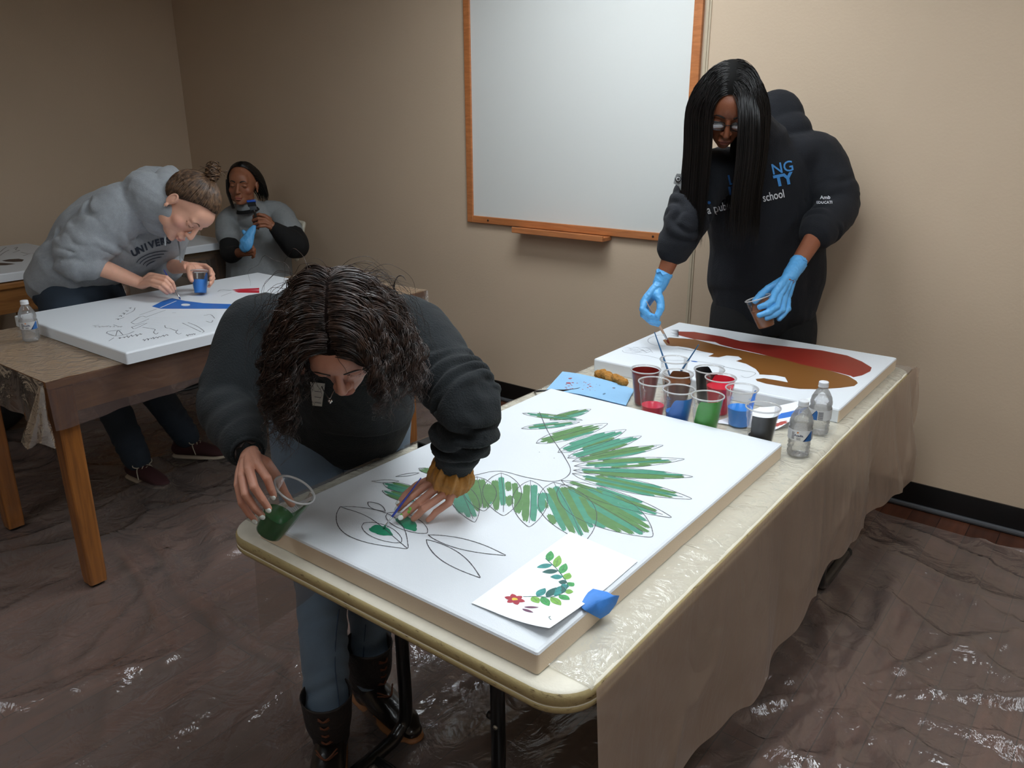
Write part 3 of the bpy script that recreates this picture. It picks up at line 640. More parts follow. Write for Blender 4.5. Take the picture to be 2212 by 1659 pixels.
for k in range(16): f=k/15; gs.append(ell(sp+np.array([(f-.5)*.12,-(f-.5)*.035+rng.uniform(-.008,.008),rng.uniform(-.004,.008)]),(.017,.016,.015),None,10,6))
V,F=remesh(gs,.003,2); V=V+vnorm(V,F)*(fbm(V*140,3)*.004)[:,None]; V[:,2]=np.maximum(V[:,2],.7385)
tag(link('sponge',V,F,mat('tan_sponge','b07a35',.9,bump=.6,bscale=220,var=.3,vscale=90)),'lumpy tan sponge lying between the blue towel and the far canvas','sponge')
# ================================================================ cups
M_cup=glassy('clear_cup_plastic','ffffff',.035,.06,.38)
def cup(rim,label,paint=None,level=.5,smear=None,name='plastic_cup',axis=(0,0,1),Hc=.12,rr=.0465,rb=.031,group='clear plastic paint cups on the folding table',name2='paint',liq=None,faceang=0,coat=1.0,cmat=None):
    """rim: centre of the rim; level = fraction filled; smear(a)-> fraction of height the paint climbs inside at angle a"""
    ax=nrm(axis); base=np.array(rim)-ax*Hc
    t=empty(name,tuple(base),label,'cup',group)
    prof=[(.001,.002),(rb-.003,.002),(rb,.004)]
    for k in range(14): h=.012+k*.0045; r=rb+(rr-rb)*h/Hc; prof+= [(r,h),(r+.0007,h+.0015),(r,h+.003)]
    prof+=[(rb+(rr-rb)*.72,Hc*.72),(rb+(rr-rb)*.74+.001,Hc*.74),(rr-.0012,Hc-.006),(rr,Hc-.004),(rr+.0022,Hc-.002),(rr+.0022,Hc),(rr,Hc+.0008),(rr-.002,Hc-.001)]
    link('cup_wall',*lathe(prof,40,base,ax),cmat or M_cup,t)
    link('rim',*lathe([(rr-.001,Hc-.003),(rr+.0026,Hc-.003),(rr+.003,Hc-.001),(rr+.0022,Hc+.0008),(rr-.0008,Hc+.0006),(rr-.001,Hc-.003)],40,base,ax),glassy('cup_rim_plastic','ffffff',.5,.1,.8),t)
    if paint:
        r0=nrm(np.array([1,0,0])-ax*ax[0]) if abs(ax[0])<.9 else np.array([0,1,0]); X=r0; Y=np.cross(ax,X); n=56
        if isinstance(smear,tuple): smear=sm(math.atan2(smear[0]@Y,smear[0]@X),*smear[1:])
        m=20; V=[];F=[]
        mp=mat('paint_'+paint.strip('#'),paint,.3,spec=.6)
        for i in range(m+1):
            for j in range(n):
                a=2*math.pi*j/n; top=max(level,smear(a) if smear else level); f=top*i/m; h=.004+f*(Hc-.008); r=(rb+(rr-rb)*h/Hc)-.0016-(.0004)
                V.append(base+ax*h+(X*math.cos(a)+Y*math.sin(a))*r)
        for i in range(m):
            for j in range(n): k=(j+1)%n; F.append((i*n+j,i*n+k,(i+1)*n+k,(i+1)*n+j))
        c=len(V); V.append(base+ax*.004); F+=[(c,(j+1)%n,j) for j in range(n)]
        link(name2,V,F,mp,t)
        h=.004+level*(Hc-.008) if liq is None else .004+liq*(Hc-.008); r=(rb+(rr-rb)*h/Hc)-.002
        link(name2+'_surface',*lathe([(.0001,h),(r*.5,h-.0008),(r,h+.0005)],32,base,ax),mat('wet_'+paint.strip('#'),paint,.18,spec=.7),t)
    return t
def cp(u,v): p=A(u,v,z=.8575); return p
def toward(p,off=0):   # angle around the cup that faces the room's camera side
    return math.atan2(-p[1],-p[0])+off
def sm(c,w,h,lo,soft=.5):
    def f(a):
        d=abs((a-c+math.pi)%(2*math.pi)-math.pi); k=np.clip((w-d)/soft,0,1); return lo+(h-lo)*(k*k*(3-2*k))
    return f
p=cp(1395,797);  cup(p,'cup coated in dark brick red paint, nearest the sponge','#7a201c',.93,sm(toward(p,2.6),2.3,.99,.90),liq=.35)
p=cp(1457,776);  cup(p,'cup of murky brown rinse water with two blue brushes standing in it','#a07c66',.40,name2='rinse_water'); pw=p
p=cp(1465,806);  cup(p,'cup of brown paint in front of the rinse water cup','#5c3414',.80,sm(toward(p,2.9),1.1,.98,.80))
p=cp(1413,823);  cup(p,'clear cup with a low level of coral red paint','#cc2a44',.34)
p=cp(1467,840);  cup(p,'cup smeared with mid blue paint beside the low red cup','#1f6cc0',.40,sm(toward(p,.7),1.7,.84,.40,.9))
p=cp(1532.5,797);cup(p,'cup coated in black paint, behind the bright red cup','#0c0c0f',.80,sm(toward(p,-1.2),2.3,.99,.8),liq=.4)
p=cp(1557,815);  cup(p,'cup full of bright crimson red paint','#c4122e',.78,sm(toward(p,2.7),1.3,.98,.78))
p=cp(1529,854);  cup(p,'cup smeared with leaf green paint','#3c9a34',.30,sm(toward(p,.55),1.9,.97,.30,1.0))
p=cp(1603,838);  cup(p,'clear cup half filled with bright sky blue paint','#2f86e0',.48,sm(toward(p,1.9),.55,.95,.48,.4))
p=cp(1649,878.6);cup(p,'cup streaked with black paint, closest to the water bottles','#0f1114',.25,sm(toward(p,.35),1.35,.88,.25,.35))
# brushes in the rinse water
def brush(p0,p1,label,col='#1d5a86',r=.003,ferr=.03,tipc='#333333',tip=.014,group=None,name='paint_brush',fcol=None,parentgroup=None):
    "p0 = handle end, p1 = bristle tip"
    p0=np.array(p0,float);p1=np.array(p1,float); d=nrm(p1-p0); L=np.linalg.norm(p1-p0)
    t=empty(name,tuple(p1),label,'paint brush',group)
    a=p1-d*(tip+ferr)
    link('handle',*loft([p0,p0+d*(L-tip-ferr)*.3,p0+d*(L-tip-ferr)*.75,a],[r*.55,r*.75,r*1.15,r*.9],seg=12,n=4),mat('brush_handle_'+col.strip('#'),col,.3,coat=.4),t)
    link('ferrule',*loft([a,p1-d*tip],[r*.95,r*.8],seg=12,n=2),mat('brush_ferrule','c8ccd0',.25,.9) if not fcol else mat('brush_ferrule_c',fcol,.4),t)
    link('bristles',*loft([p1-d*tip,p1-d*tip*.5,p1],[r*.8,r*.95,r*.15],seg=12,n=3),mat('bristle_'+tipc.strip('#'),tipc,.6),t)
    return t
def brush_in_cup(utop,vtop,ztop,off,label):
    brush(A(utop,vtop,z=ztop),pw+np.array([off[0],off[1],-.105]),label,group='blue brushes in the rinse water')
brush_in_cup(1414,718,.93,(.012,-.006),'blue handled brush leaning left in the rinse water cup')
brush_in_cup(1509,745,.915,(-.010,-.004),'blue handled brush leaning right in the rinse water cup')
# second printed sheet curling up against the far canvas
cs=[A(1545,914,z=.742),A(1640,935,z=.742),A(1700,905,z=.742),A(1650,845,z=.742)]
n=26; V=[];F=[]
B0,B1=A(1540,912,z=.741),A(1665,930,z=.741)      # near edge
R0=B0+np.array([.03,.16,0]); 
E0=np.array([-.86,2.405,.741]); E1=np.array([-.665,2.385,.800])
for i in range(n+1):
    for j in range(n+1):
        s,t=i/n,j/n; p=(B0*(1-s)+B1*s)*(1-t)+(E0*(1-s)+E1*s)*t
        p=p.copy(); p[2]=.7405+ (.075*max(0,(s*.8+t*.9)-.85)**1.4*1.6); V.append(p)
for i in range(n):
    for j in range(n): a=i*(n+1)+j; F.append((a,a+1,a+n+2,a+n+1))
V=np.array(V); V2=V+np.array([0,0,.0006]); k=len(V)
m,nt,b=newmat('sheet_print'); 
ms=[mat('white_paper_sheet','eef1f6',.6),mat('print_blue','2f72cc',.5),mat('print_rust','b0483e',.5,var=.15,vscale=60)]
o=link('reference_sheet',np.vstack([V,V2]),F+[tuple(q+k for q in f)[::-1] for f in F],ms); tag(o,'curled white sheet printed with red and blue shapes under the blue paint cup','paper')
for q,f in enumerate(o.data.polygons):
    i,j=divmod(q%(n*n),n); s,t=i/n,j/n
    if q>=n*n:
        if .66<s<.97 and abs(t-.28-(s-.8)*.2)<.12*math.sin((s-.66)/.31*math.pi): f.material_index=2
        if abs(t-.62)<.05+.05*s and s>.55: f.material_index=1
# ================================================================ water bottles
M_pet=glassy('clear_bottle_plastic','ffffff',.10,.04,.8); M_cap=mat('white_bottle_cap','d8dade',.45); 
M_water=None
def water():
    m,nt,b=newmat('water'); b.inputs['Transmission Weight'].default_value=1; b.inputs['IOR'].default_value=1.18; b.inputs['Roughness'].default_value=0.02; b.inputs['Base Color'].default_value=(.97,.98,1,1); return m
M_water=film('still_water',.14,'f6fafc',.02,.3,45,.4)
M_lab=mat('bottle_label','e8eaee',.4); M_lb=mat('label_blue','2d64a4',.35); M_ln=mat('label_navy','14264e',.35); M_lt=mat('label_text_grey','4a4a52',.5); M_or=mat('label_orange','d07838',.5)
FONT=None
def textgeo(s,size,bold=0,sp=1.0):
    c=bpy.data.curves.new('t','FONT'); c.body=s; c.size=size; c.offset=bold; c.space_character=sp; c.align_x='CENTER'; c.align_y='CENTER'; c.resolution_u=3
    o=bpy.data.objects.new('t',c); COL.objects.link(o); dg=bpy.context.evaluated_depsgraph_get(); me=o.evaluated_get(dg).to_mesh()
    V=np.empty(len(me.vertices)*3); me.vertices.foreach_get('co',V); V=V.reshape(-1,3); F=[tuple(p.vertices) for p in me.polygons]
    bpy.data.objects.remove(o); bpy.data.curves.remove(c); return V,F
def subdiv(V,F,mx):
    me=bpy.data.meshes.new('t'); me.from_pydata(V.tolist(),[],F); import bmesh; bm=bmesh.new(); bm.from_mesh(me)
    bmesh.ops.triangulate(bm,faces=bm.faces)
    for _ in range(6):
        E=[e for e in bm.edges if e.calc_length()>mx]
        if not E: break
        bmesh.ops.subdivide_edges(bm,edges=E,cuts=1)
        bmesh.ops.triangulate(bm,faces=[f for f in bm.faces if len(f.verts)>3])
    bm.to_mesh(me); bm.free(); V=np.array([v.co[:] for v in me.vertices]); F=[tuple(p.vertices) for p in me.polygons]; bpy.data.meshes.remove(me); return V,F
def bottle(base,label,ang,s=1.0,lh=(.052,.082)):
    base=np.array(base,float); t=empty('water_bottle',tuple(base),label,'water bottle','small clear water bottles')
    pr=[(.001,.004),(.012,.006),(.022,.001),(.028,.003),(.031,.010)]
    for k in range(3): h=.016+k*.011; pr+=[(.0305,h),(.0285,h+.005),(.0305,h+.010)]
    pr+=[(.0315,.052),(.0315,.084),(.0295,.088),(.0315,.094),(.031,.102),(.027,.116),(.020,.130),(.0145,.138),(.0125,.143),(.0125,.150)]
    pr=[(a*s,b*s) for a,b in pr]
    V,F=lathe(pr,48,base); 
    a=np.arctan2(V[:,1]-base[1],V[:,0]-base[0]); h=(V[:,2]-base[2])/s
    k=np.clip(1-h/.045,0,1)[:,None]; V[:,:2]-= (V[:,:2]-base[:2])*k*.13*(np.sin(a*5+h*60)**2)[:,None]
    link('bottle_wall',V,F,M_pet,t)
    wp=[(r*.93,z) for r,z in pr if z<.112*s and z>.002]; wp=[(.0005,wp[0][1])]+wp+[(wp[-1][0],.113*s),(.0005,.113*s)]
    link('water',*lathe(wp,32,base),M_water,t)
    cp_=[(.001,.160),(.0125,.160),(.0140,.158)]+[(.0142 if k%2 else .0138,.157-k*.0012) for k in range(8)]+[(.0146,.147),(.0146,.1445),(.012,.1445)]
    link('cap',*lathe([(r*s,z*s) for r,z in cp_[::-1]],40,base),M_cap,t)
    R=.0322*s; lb=link('label_band',*lathe([(R,lh[0]*s),(R,lh[1]*s)],48,base),glassy('label_film','f2f4f6',.72,.2,.8),t)
    def wrap(V,off,z0):   # flat xy -> cylinder
        an=ang+V[:,0]/R; return np.column_stack([base[0]+(R+off)*np.cos(an),base[1]+(R+off)*np.sin(an),base[2]+z0+V[:,1]])
    zc=(lh[0]+lh[1])/2*s
    q=[(.012,-.015),(.034,-.015),(.034,.010),(.030,.015)]; V,F=subdiv(np.array([(x*s,y*s,0) for x,y in q]),[(0,1,2,3)],.004); link('label_wave',wrap(V,.0004,zc),F,M_lb,lb)
    q=[(.007,-.015),(.012,-.015),(.030,.015),(.026,.010)]; V,F=subdiv(np.array([(x*s,y*s,0) for x,y in q]),[(0,1,2,3)],.004); link('label_wave',wrap(V,.0005,zc),F,M_ln,lb)
    V,F=textgeo('Acadia.',.0085*s,.0002); V,F=subdiv(V,F,.003); V[:,0]-=.004*s; link('label_text',wrap(V,.0006,zc+.001*s),F,mat('label_text_navy','22305a',.5),lb)
    gs=[];  
    for k in range(3): gs.append(subdiv(np.array([(-.010*s,(-.006-k*.0022)*s,0),(.001*s,(-.006-k*.0022)*s,0),(.001*s,(-.0068-k*.0022)*s,0),(-.010*s,(-.0068-k*.0022)*s,0)]),[(0,1,2,3)],.003))
    for k in range(9): gs.append(subdiv(np.array([(.036*s,(.011-k*.0028)*s,0),(.050*s,(.011-k*.0028)*s,0),(.050*s,(.0096-k*.0028)*s,0),(.036*s,(.0096-k*.0028)*s,0)]),[(0,1,2,3)],.003))
    for k in range(7): gs.append(subdiv(np.array([(-.024*s,(.009-k*.003)*s,0),(-.016*s,(.009-k*.003)*s,0),(-.016*s,(.0076-k*.003)*s,0),(-.024*s,(.0076-k*.003)*s,0)]),[(0,1,2,3)],.003))
    V,F=join(*gs); link('fine_print',wrap(V,.0006,zc),F,M_lt,lb)
    V,F=join((np.array([(-.010*s,.0075*s,0),(-.006*s,.0075*s,0),(-.005*s,.011*s,0),(-.009*s,.012*s,0)]),[(0,1,2,3)])); link('label_emblem',wrap(V,.0006,zc),F,M_or,lb)
    return t
bA=A(1723,982,z=.739); bottle(bA,'small clear water bottle nearer the camera, at the right corner of the painted canvas',math.atan2(-bA[1],-bA[0])+.05,1.0)
bB=A(1766,935,z=.739); bottle(bB,'small clear water bottle partly hidden behind the other, at the far canvas corner',math.atan2(-bB[1],-bB[0])-1.25,1.0,(.050,.080))
bC=A(69,736,z=.806); bottle(bC,'small clear water bottle standing on the brown wooden work table',math.atan2(-bC[1],-bC[0])-.1,1.0,(.052,.080))
# ================================================================ PEOPLE TOOLKIT
def frame(fwd,up):
    f=nrm(fwd); u=np.asarray(up,float); u=nrm(u-f*(u@f)); r=np.cross(f,u); return np.column_stack([r,f,u])   # x=person's right... columns x,y(face),z(crown)
def camdir(u=0,v=0,w=0): return RT*u+UP*v+FW*w
def head_geo(vox=.0022,jaw=1.0,eyes=True):
    g=[ell((0,-.012,.035),(.074,.094,.088),nu=28,nv=18), ell((0,.022,-.005),(.063,.066,.075)), ell((0,.030,-.045),(.054*jaw,.050,.052)), ell((0,.050,-.076),(.036*jaw,.034,.030)),
       ell((0,.071,-.094),(.019,.015,.015)), ell((0,.060,.035),(.052,.035,.045))]
    for s in (-1,1): g+=[ell((s*.040,.046,-.026),(.024,.028,.026)), ell((s*.042,.022,-.060),(.019,.034,.030)), ell((s*.028,.074,.020),(.026,.016,.012))]
    g+=[loft([(0,-.018,-.03),(0,-.030,-.09),(0,-.045,-.15)],[(.050,.048),(.048,.046),(.053,.052)],ref=(0,1,0),seg=24,n=4)]
    g=[remesh(g,.004,16,.6)]
    for s in (-1,1):
        g+=[ell((s*.026,.080,.021),(.020,.008,.0065)),
            ell((s*.0105,.094,-.034),(.0082,.0095,.0068)), ell((s*.0725,-.010,-.003),(.006,.015,.025)),]
        # ear: helix ring, concha, lobe
        ear=[(s*(.0740+.0025*math.sin(a*.7+.6)),-.012-.012*math.cos(a),-.002+.022*math.sin(a)) for a in np.linspace(-1.3,3.6,9)]
        g+=[loft(ear,[.0042]*9,seg=8,n=3), ell((s*.0765,-.004,-.030),(.0045,.007,.008)), ell((s*.076,-.002,-.004),(.004,.005,.008))]
        if eyes: g+=[ell((s*.031,.0735,.0005),(.0155,.0125,.0112))]
    g+=[loft([(0,.082,.016),(0,.092,-.004),(0,.101,-.021),(0,.1055,-.031)],[(.0075,.007),(.0075,.008),(.009,.009),(.0095,.009)],ref=(0,1,0),seg=14,n=4), ell((0,.1035,-.033),(.0112,.0108,.0094)),
        ell((0,.083,-.056),(.020,.013,.016)),
        ell((-.007,.0935,-.0605),(.014,.0075,.0052)), ell((.007,.0935,-.0605),(.014,.0075,.0052)), ell((0,.0915,-.0705),(.0175,.0085,.0064))]
    V,F=remesh(g,vox,5,.5)
    return V,F
HEADV,HEADF=head_geo()
# carve a mouth line and eyelid creases
def carve(V):
    V=V.copy(); x,y,z=V.T; f=(y>.06)
    d=np.exp(-((z+.0655+.0015*np.cos(x*90))/.0013)**2)*np.exp(-(x/.019)**4)*f; V[:,1]-=d*.0035
    for s in (-1,1):
        ex=(x-s*.031); lz=-.0045+ .0045*(ex/.015)**2
        d=np.exp(-((z-lz)/.0011)**2)*np.exp(-(ex/.0155)**4)*(y>.05); V[:,1]-=d*.0028
        d=np.exp(-((z-.0125+.2*ex**2*40)/.0014)**2)*np.exp(-(ex/.017)**4)*(y>.05); V[:,1]-=d*.0016
    return V
HEADV=carve(HEADV)
HEADS=HEADV.copy(); _k=HEADS[:,2]<-.10; HEADS[_k,2]=-.10+(HEADS[_k,2]+.10)*.25; HEADS[_k,:2]*=.9
def headtint(V,skin,lip,blush=None):
    c=np.tile(np.array(lin(skin)),(len(V),1)); x,y,z=V.T
    lipm=np.clip(1.5-(((x/.020)**2+((z+.0655)/.0085)**2)),0,1)*(y>.084)*.75; c=c*(1-lipm[:,None])+np.array(lin(lip))*lipm[:,None]
    n=(fbm(V*60,3)*.07+1)[:,None]; c[:,:3]*=n
    if blush is not None:
        for s in (-1,1):
            k=np.exp(-(((x-s*.048)/.022)**2+((z+.03)/.02)**2))*(y>.03); c=c*(1-k[:,None]*.35)+np.array(lin(blush))*k[:,None]*.35
    return np.clip(c,0,1)
class Rig:
    def __init__(s,pos,M,sc=1.0): s.p=np.array(pos,float); s.M=M; s.s=sc
    def __call__(s,P): return np.asarray(P,float)*s.s@s.M.T+s.p
def hand_geo(wr,mcps,fingers,thumb,back,sc=1.0,fore=None,infl=0.0,vox=.0016,cuff=None,fr=None):
    """wr wrist centre; mcps 4 knuckles index..little; fingers: list of 4 lists [pip,(dip),tip]; thumb: [cmc,mcp,ip,tip]; back: direction of the back of the hand"""
    back=nrm(back); g=[]; wr=np.array(wr,float); m=[np.array(q,float) for q in mcps]
    rr=[.0100,.0102,.0096,.0086]; side=nrm(m[3]-m[0])
    for k in range(4):
        w=wr+side*(k-1.5)*.0095*sc
        g.append(loft([w,(w+m[k])/2+back*.002*sc,m[k]],[(.0125*sc+infl,.0125*sc+infl),(.0120*sc+infl,.0118*sc+infl),(rr[k]*sc*1.08+infl,)*2],seg=14,n=4))
    c=(wr+sum(m)/4)/2
    d=nrm(sum(m)/4-wr); L=np.linalg.norm(sum(m)/4-wr); W=np.linalg.norm(m[3]-m[0])
    Mx=np.column_stack([side,d,np.cross(side,d)])
    g.append(ell(c-back*.003*sc,(W*.5+.004*sc,L*.50,.0135*sc+infl),Mx))
    for k in range(4):
        P=[m[k]]+[np.array(q,float) for q in fingers[k]]; r0=rr[k]*sc
        if len(P)==3: P=[P[0],P[1],(P[1]*.45+P[2]*.55)+nrm((P[1]-P[0])*.5)*.002,P[2]]
        R=[r0*1.02+infl,r0*.96+infl,r0*.86+infl,r0*.74+infl]
        for i in range(3): g.append(caps(P[i],P[i+1],R[i],R[i+1],14))
        for i in (1,2): g.append(ell(P[i],(R[i]*1.06,)*3,nu=12,nv=8))
    T=[np.array(q,float) for q in thumb]; R=[.0155*sc+infl,.0122*sc+infl,.0108*sc+infl,.0090*sc+infl]
    for i in range(3): g.append(caps(T[i],T[i+1],R[i],R[i+1],14))
    g.append(ell((T[0]+T[1])/2*.6+c*.4,(.016*sc,.016*sc,.014*sc)))
    g.append(caps(wr,T[0],.016*sc+infl,.014*sc+infl))
    if fore is not None:
        f=[np.array(q,float) for q in fore]
        R=fr or [(.0225*sc+infl,.0175*sc+infl),(.030*sc,.027*sc),(.040*sc,.037*sc)]
        g.append(loft([wr+nrm(sum(m)/4-wr)*.012]+[wr]+f,[(.024*sc+infl,.0165*sc+infl)]+R[:len(f)+1],ref=back,seg=22,n=5))
    if cuff is not None:
        f=np.array(cuff,float)
        d2=nrm(f-wr); g.append(loft([wr-d2*.01,wr+d2*.02,wr+d2*.045],[(.027*sc,.022*sc),(.030*sc,.026*sc),(.036*sc,.032*sc)],ref=back,seg=24,n=4))
    return remesh(g,vox,3,.5)
def nail(parent,tip,prev,back,m,r=.0062,L=.0068,off=.0072):
    d=nrm(np.array(tip)-np.array(prev)); b=nrm(np.array(back)-d*(np.array(back)@d)); s=np.cross(d,b)
    V,F=ell((0,0,0),(r,L,.0022),nu=14,nv=8); Mx=np.column_stack([s,d,b]); V[:,2]-= (V[:,0]**2)*38
    link('fingernail',V@Mx.T+np.array(tip)+b*off+d*.001,F,m,parent)
# ---- hair
def sim(root,d0,steps,ds,grav,ells,g=0.12,pull=None,gk=.10):
    p=np.array(root,float); d=nrm(d0); out=[p.copy()]
    for k in range(steps):
        gg=min(.6,g*(1+k*gk)); d=nrm(d*(1-gg)+np.array(grav)*gg+(0 if pull is None else pull)); q=p+d*ds
        for (c,Mi,Mf,r0,kk) in ells:
            rad=r0*(1.04+(kk-1.04)*min(1,(k+1)/8)); l=Mi@(q-c)/rad; n=np.linalg.norm(l)
            if n<1.0: q=c+Mf@(l/max(n,1e-6)*rad); d=nrm(q-p)
        p=q; out.append(p.copy())
    return np.array(out)
def ribbon_mesh(paths,r,sides=4,taper=1.0,rmul=None):
    Vs=[];F=[];n=0
    for w,P in enumerate(paths):
        P=np.asarray(P); T=np.gradient(P,axis=0); T/=np.linalg.norm(T,axis=1)[:,None]+1e-9
        ref=np.array([.31,.77,.55]); X=np.cross(T,ref); X/=np.linalg.norm(X,axis=1)[:,None]+1e-9; Y=np.cross(T,X)
        f=np.linspace(0,1,len(P)); rr=r*(rmul[w] if rmul is not None else 1)*(1-taper*.85*f**2.2)*np.minimum(1,.45+f*6)
        a=np.linspace(0,2*np.pi,sides,endpoint=False)
        V=P[:,None]+rr[:,None,None]*(np.cos(a)[None,:,None]*X[:,None]+np.sin(a)[None,:,None]*Y[:,None]); m=len(P)
        Vs.append(V.reshape(-1,3)); i=n+np.arange(m-1)[:,None]*sides+np.arange(sides)[None]; j=n+np.arange(m-1)[:,None]*sides+(np.arange(sides)[None]+1)%sides
        F.append(np.stack([i,j,j+sides,i+sides],-1).reshape(-1,4)); n+=m*sides
    return np.concatenate(Vs),np.concatenate(F).tolist()
def curl(P,amp,wl,ph,start=.15):
    s=np.concatenate([[0],np.cumsum(np.linalg.norm(np.diff(P,axis=0),axis=1))]); T=np.gradient(P,axis=0); T/=np.linalg.norm(T,axis=1)[:,None]+1e-9
    X=np.cross(T,[.2,.9,.3]); X/=np.linalg.norm(X,axis=1)[:,None]+1e-9; Y=np.cross(T,X); f=np.clip((s/s[-1]-start)/.4,0,1)
    return P+X*(amp*f*np.cos(2*np.pi*s/wl+ph))[:,None]+Y*(amp*f*np.sin(2*np.pi*s/wl+ph))[:,None]
def resamp(P,n):
    s=np.concatenate([[0],np.cumsum(np.linalg.norm(np.diff(P,axis=0),axis=1))]); q=np.linspace(0,s[-1],n); return np.column_stack([np.interp(q,s,P[:,k]) for k in range(3)])
def hairmat(name,c,c2,rough=.38):
    m=mat(name,c,rough,spec=.6); nt=m.node_tree; b=nt.nodes['Principled BSDF']
    tc=N(nt,'ShaderNodeTexCoord'); n=N(nt,'ShaderNodeTexNoise'); n.inputs['Scale'].default_value=60; n.inputs['Detail'].default_value=3; nt.links.new(tc.outputs['Object'],n.inputs['Vector'])
    r=N(nt,'ShaderNodeValToRGB'); r.color_ramp.elements[0].position=.35; r.color_ramp.elements[1].position=.7; r.color_ramp.elements[0].color=lin(c); r.color_ramp.elements[1].color=lin(c2)
    nt.links.new(n.outputs[0],r.inputs[0]); nt.links.new(r.outputs[0],b.inputs['Base Color']); return m
HC=np.array([0,-.012,.035]); HR=np.array([.074,.094,.088])
def scalp(th,ph,k=1.03):   # th from crown, ph azimuth (0=right x, 90=face)
    return HC+HR*k*np.array([math.sin(th)*math.cos(ph),math.sin(th)*math.sin(ph),math.cos(th)])
def hairline(ph):          # largest polar angle covered by hair
    f=math.sin(ph)  # 1 at face
    return math.radians(np.interp(f,[-1,-.3,.2,.6,.85,1],[135,120,92,62,47,43]))
def hair_cap(rig,k=1.045,thick=.004,hl=hairline,vox=.003):
    V=[];F=[];n=48;m=18
    for i in range(m+1):
        for j in range(n):
            ph=2*math.pi*j/n; th=hl(ph)*i/m; V.append(scalp(th,ph,k*(1+.0*th)))
    for i in range(m):
        for j in range(n): q=(j+1)%n; F.append((i*n+j,(i+1)*n+j,(i+1)*n+q,i*n+q))
    return rig(np.array(V)),F
# ---- cloth
def folds(V,F,amp=.006,sc=14,sc2=40,st=(1,1,.55),seed=0):
    Nn=vnorm(V,F); P=V*np.array(st)+seed
    W=P+np.stack([fbm(P*6+3),fbm(P*6+13),fbm(P*6+23)],-1)*.05
    d=(np.clip(ridge(W,sc),-1,1)*.6+fbm(W*sc2*.6,2)*.25)*amp
    return V+Nn*d[:,None]
def armwrinkle(V,F,poly,amp,wl,rad=.11,t0=0,t1=1,seed=0,gather=None):
    poly=np.asarray(poly,float); S=np.concatenate([[0],np.cumsum(np.linalg.norm(np.diff(poly,axis=0),axis=1))]); best=np.full(len(V),9.); tt=np.zeros(len(V))
    for i in range(len(poly)-1):
        a,b=poly[i],poly[i+1]; d=b-a; L=np.linalg.norm(d); u=np.clip(((V-a)@d)/L**2,0,1); q=np.linalg.norm(V-(a+u[:,None]*d),axis=1); k=q<best; best[k]=q[k]; tt[k]=S[i]+u[k]*L
    f=tt/S[-1]; w=np.clip((rad-best)/.03,0,1)*np.clip((f-t0)/.12,0,1)*np.clip((t1-f)/.06,0,1)
    if gather is not None: w=w*np.interp(f,*gather)
    Nn=vnorm(V,F); ph=fbm(V*7+seed,2)*9; w=w*np.clip(.55+fbm(V*11+seed*2,2)*1.6,0,1.3)
    s=np.sin(2*np.pi*tt/wl+ph); d=(np.sign(s)*np.abs(s)**.7)*amp*w
    return V+Nn*d[:,None]
def decal(V,F,bv,P0,X,Y,dirn,parent,m,name='printed_text',off=.0012,mx=.006):
    "drape a flat mesh (x,y,0) placed at P0 with axes X,Y along dirn onto the cloth"
    V,F=subdiv(V,F,mx); out=[];ok=[]
    for v in V:
        p=np.array(P0)+np.array(X)*v[0]+np.array(Y)*v[1]-np.array(dirn)*.3
        h=bv.ray_cast(Vector(p),Vector(dirn),.8)
        if h[0] is not None:
            nn=np.array(h[1]); nn=nn if nn@np.array(dirn)<0 else -nn; out.append(np.array(h[0])+nn*off-np.array(dirn)*off*.6); ok.append(True)
        else: out.append(p); ok.append(False)
    F=[f for f in F if all(ok[i] for i in f)]
    if F: return link(name,np.array(out),F,m,parent,False)
def pants(name,legs,seat,m,parent,vox=.006,seed=0,sc=16,amp=.005,sm=5):
    g=[loft(P,R,ref=(0,1,0),seg=26,n=6) for P,R in legs]+seat
    V,F=remesh(g,vox,sm,.5)
    for P,R in legs: V=armwrinkle(V,F,P,.004,.055,.13,.25,1.0,seed,([0,.35,.5,.62,.85,1],[.2,.4,1,.5,.6,1.5]))
    V=folds(V,F,amp*.6,sc,seed=seed); return link(name,V,F,m,parent)
def skinobj(parent,parts,skin,name='body'):
    V=[];F=[];Cc=[];n=0
    for v,f,c in parts:
        V.append(v); F+=[tuple(int(i)+n for i in q) for q in f]; n+=len(v)
        Cc.append(c if c is not None else np.clip(np.tile(np.array(lin(skin)),(len(v),1))*np.column_stack([1+fbm(v*45,3)*.09]*3+[np.ones(len(v))]),0,1))
    return link(name,np.concatenate(V),F,tintmat('skin_'+skin.strip('#'),rough=.48,sss=.12,bump=.12,bscale=450,spec=.45),parent,True,np.concatenate(Cc))
def face_line(P,rig,bv,r,name,m,parent,sides=5,off=.0008):
    out=[]
    for x,z in P:
        p=rig((x,.2,z)); h=bv.ray_cast(Vector(p),Vector(-rig.M[:,1]),.4)
        out.append(np.array(h[0])+rig.M[:,1]*off*rig.s if h[0] is not None else rig((x,.075,z)))
    return out
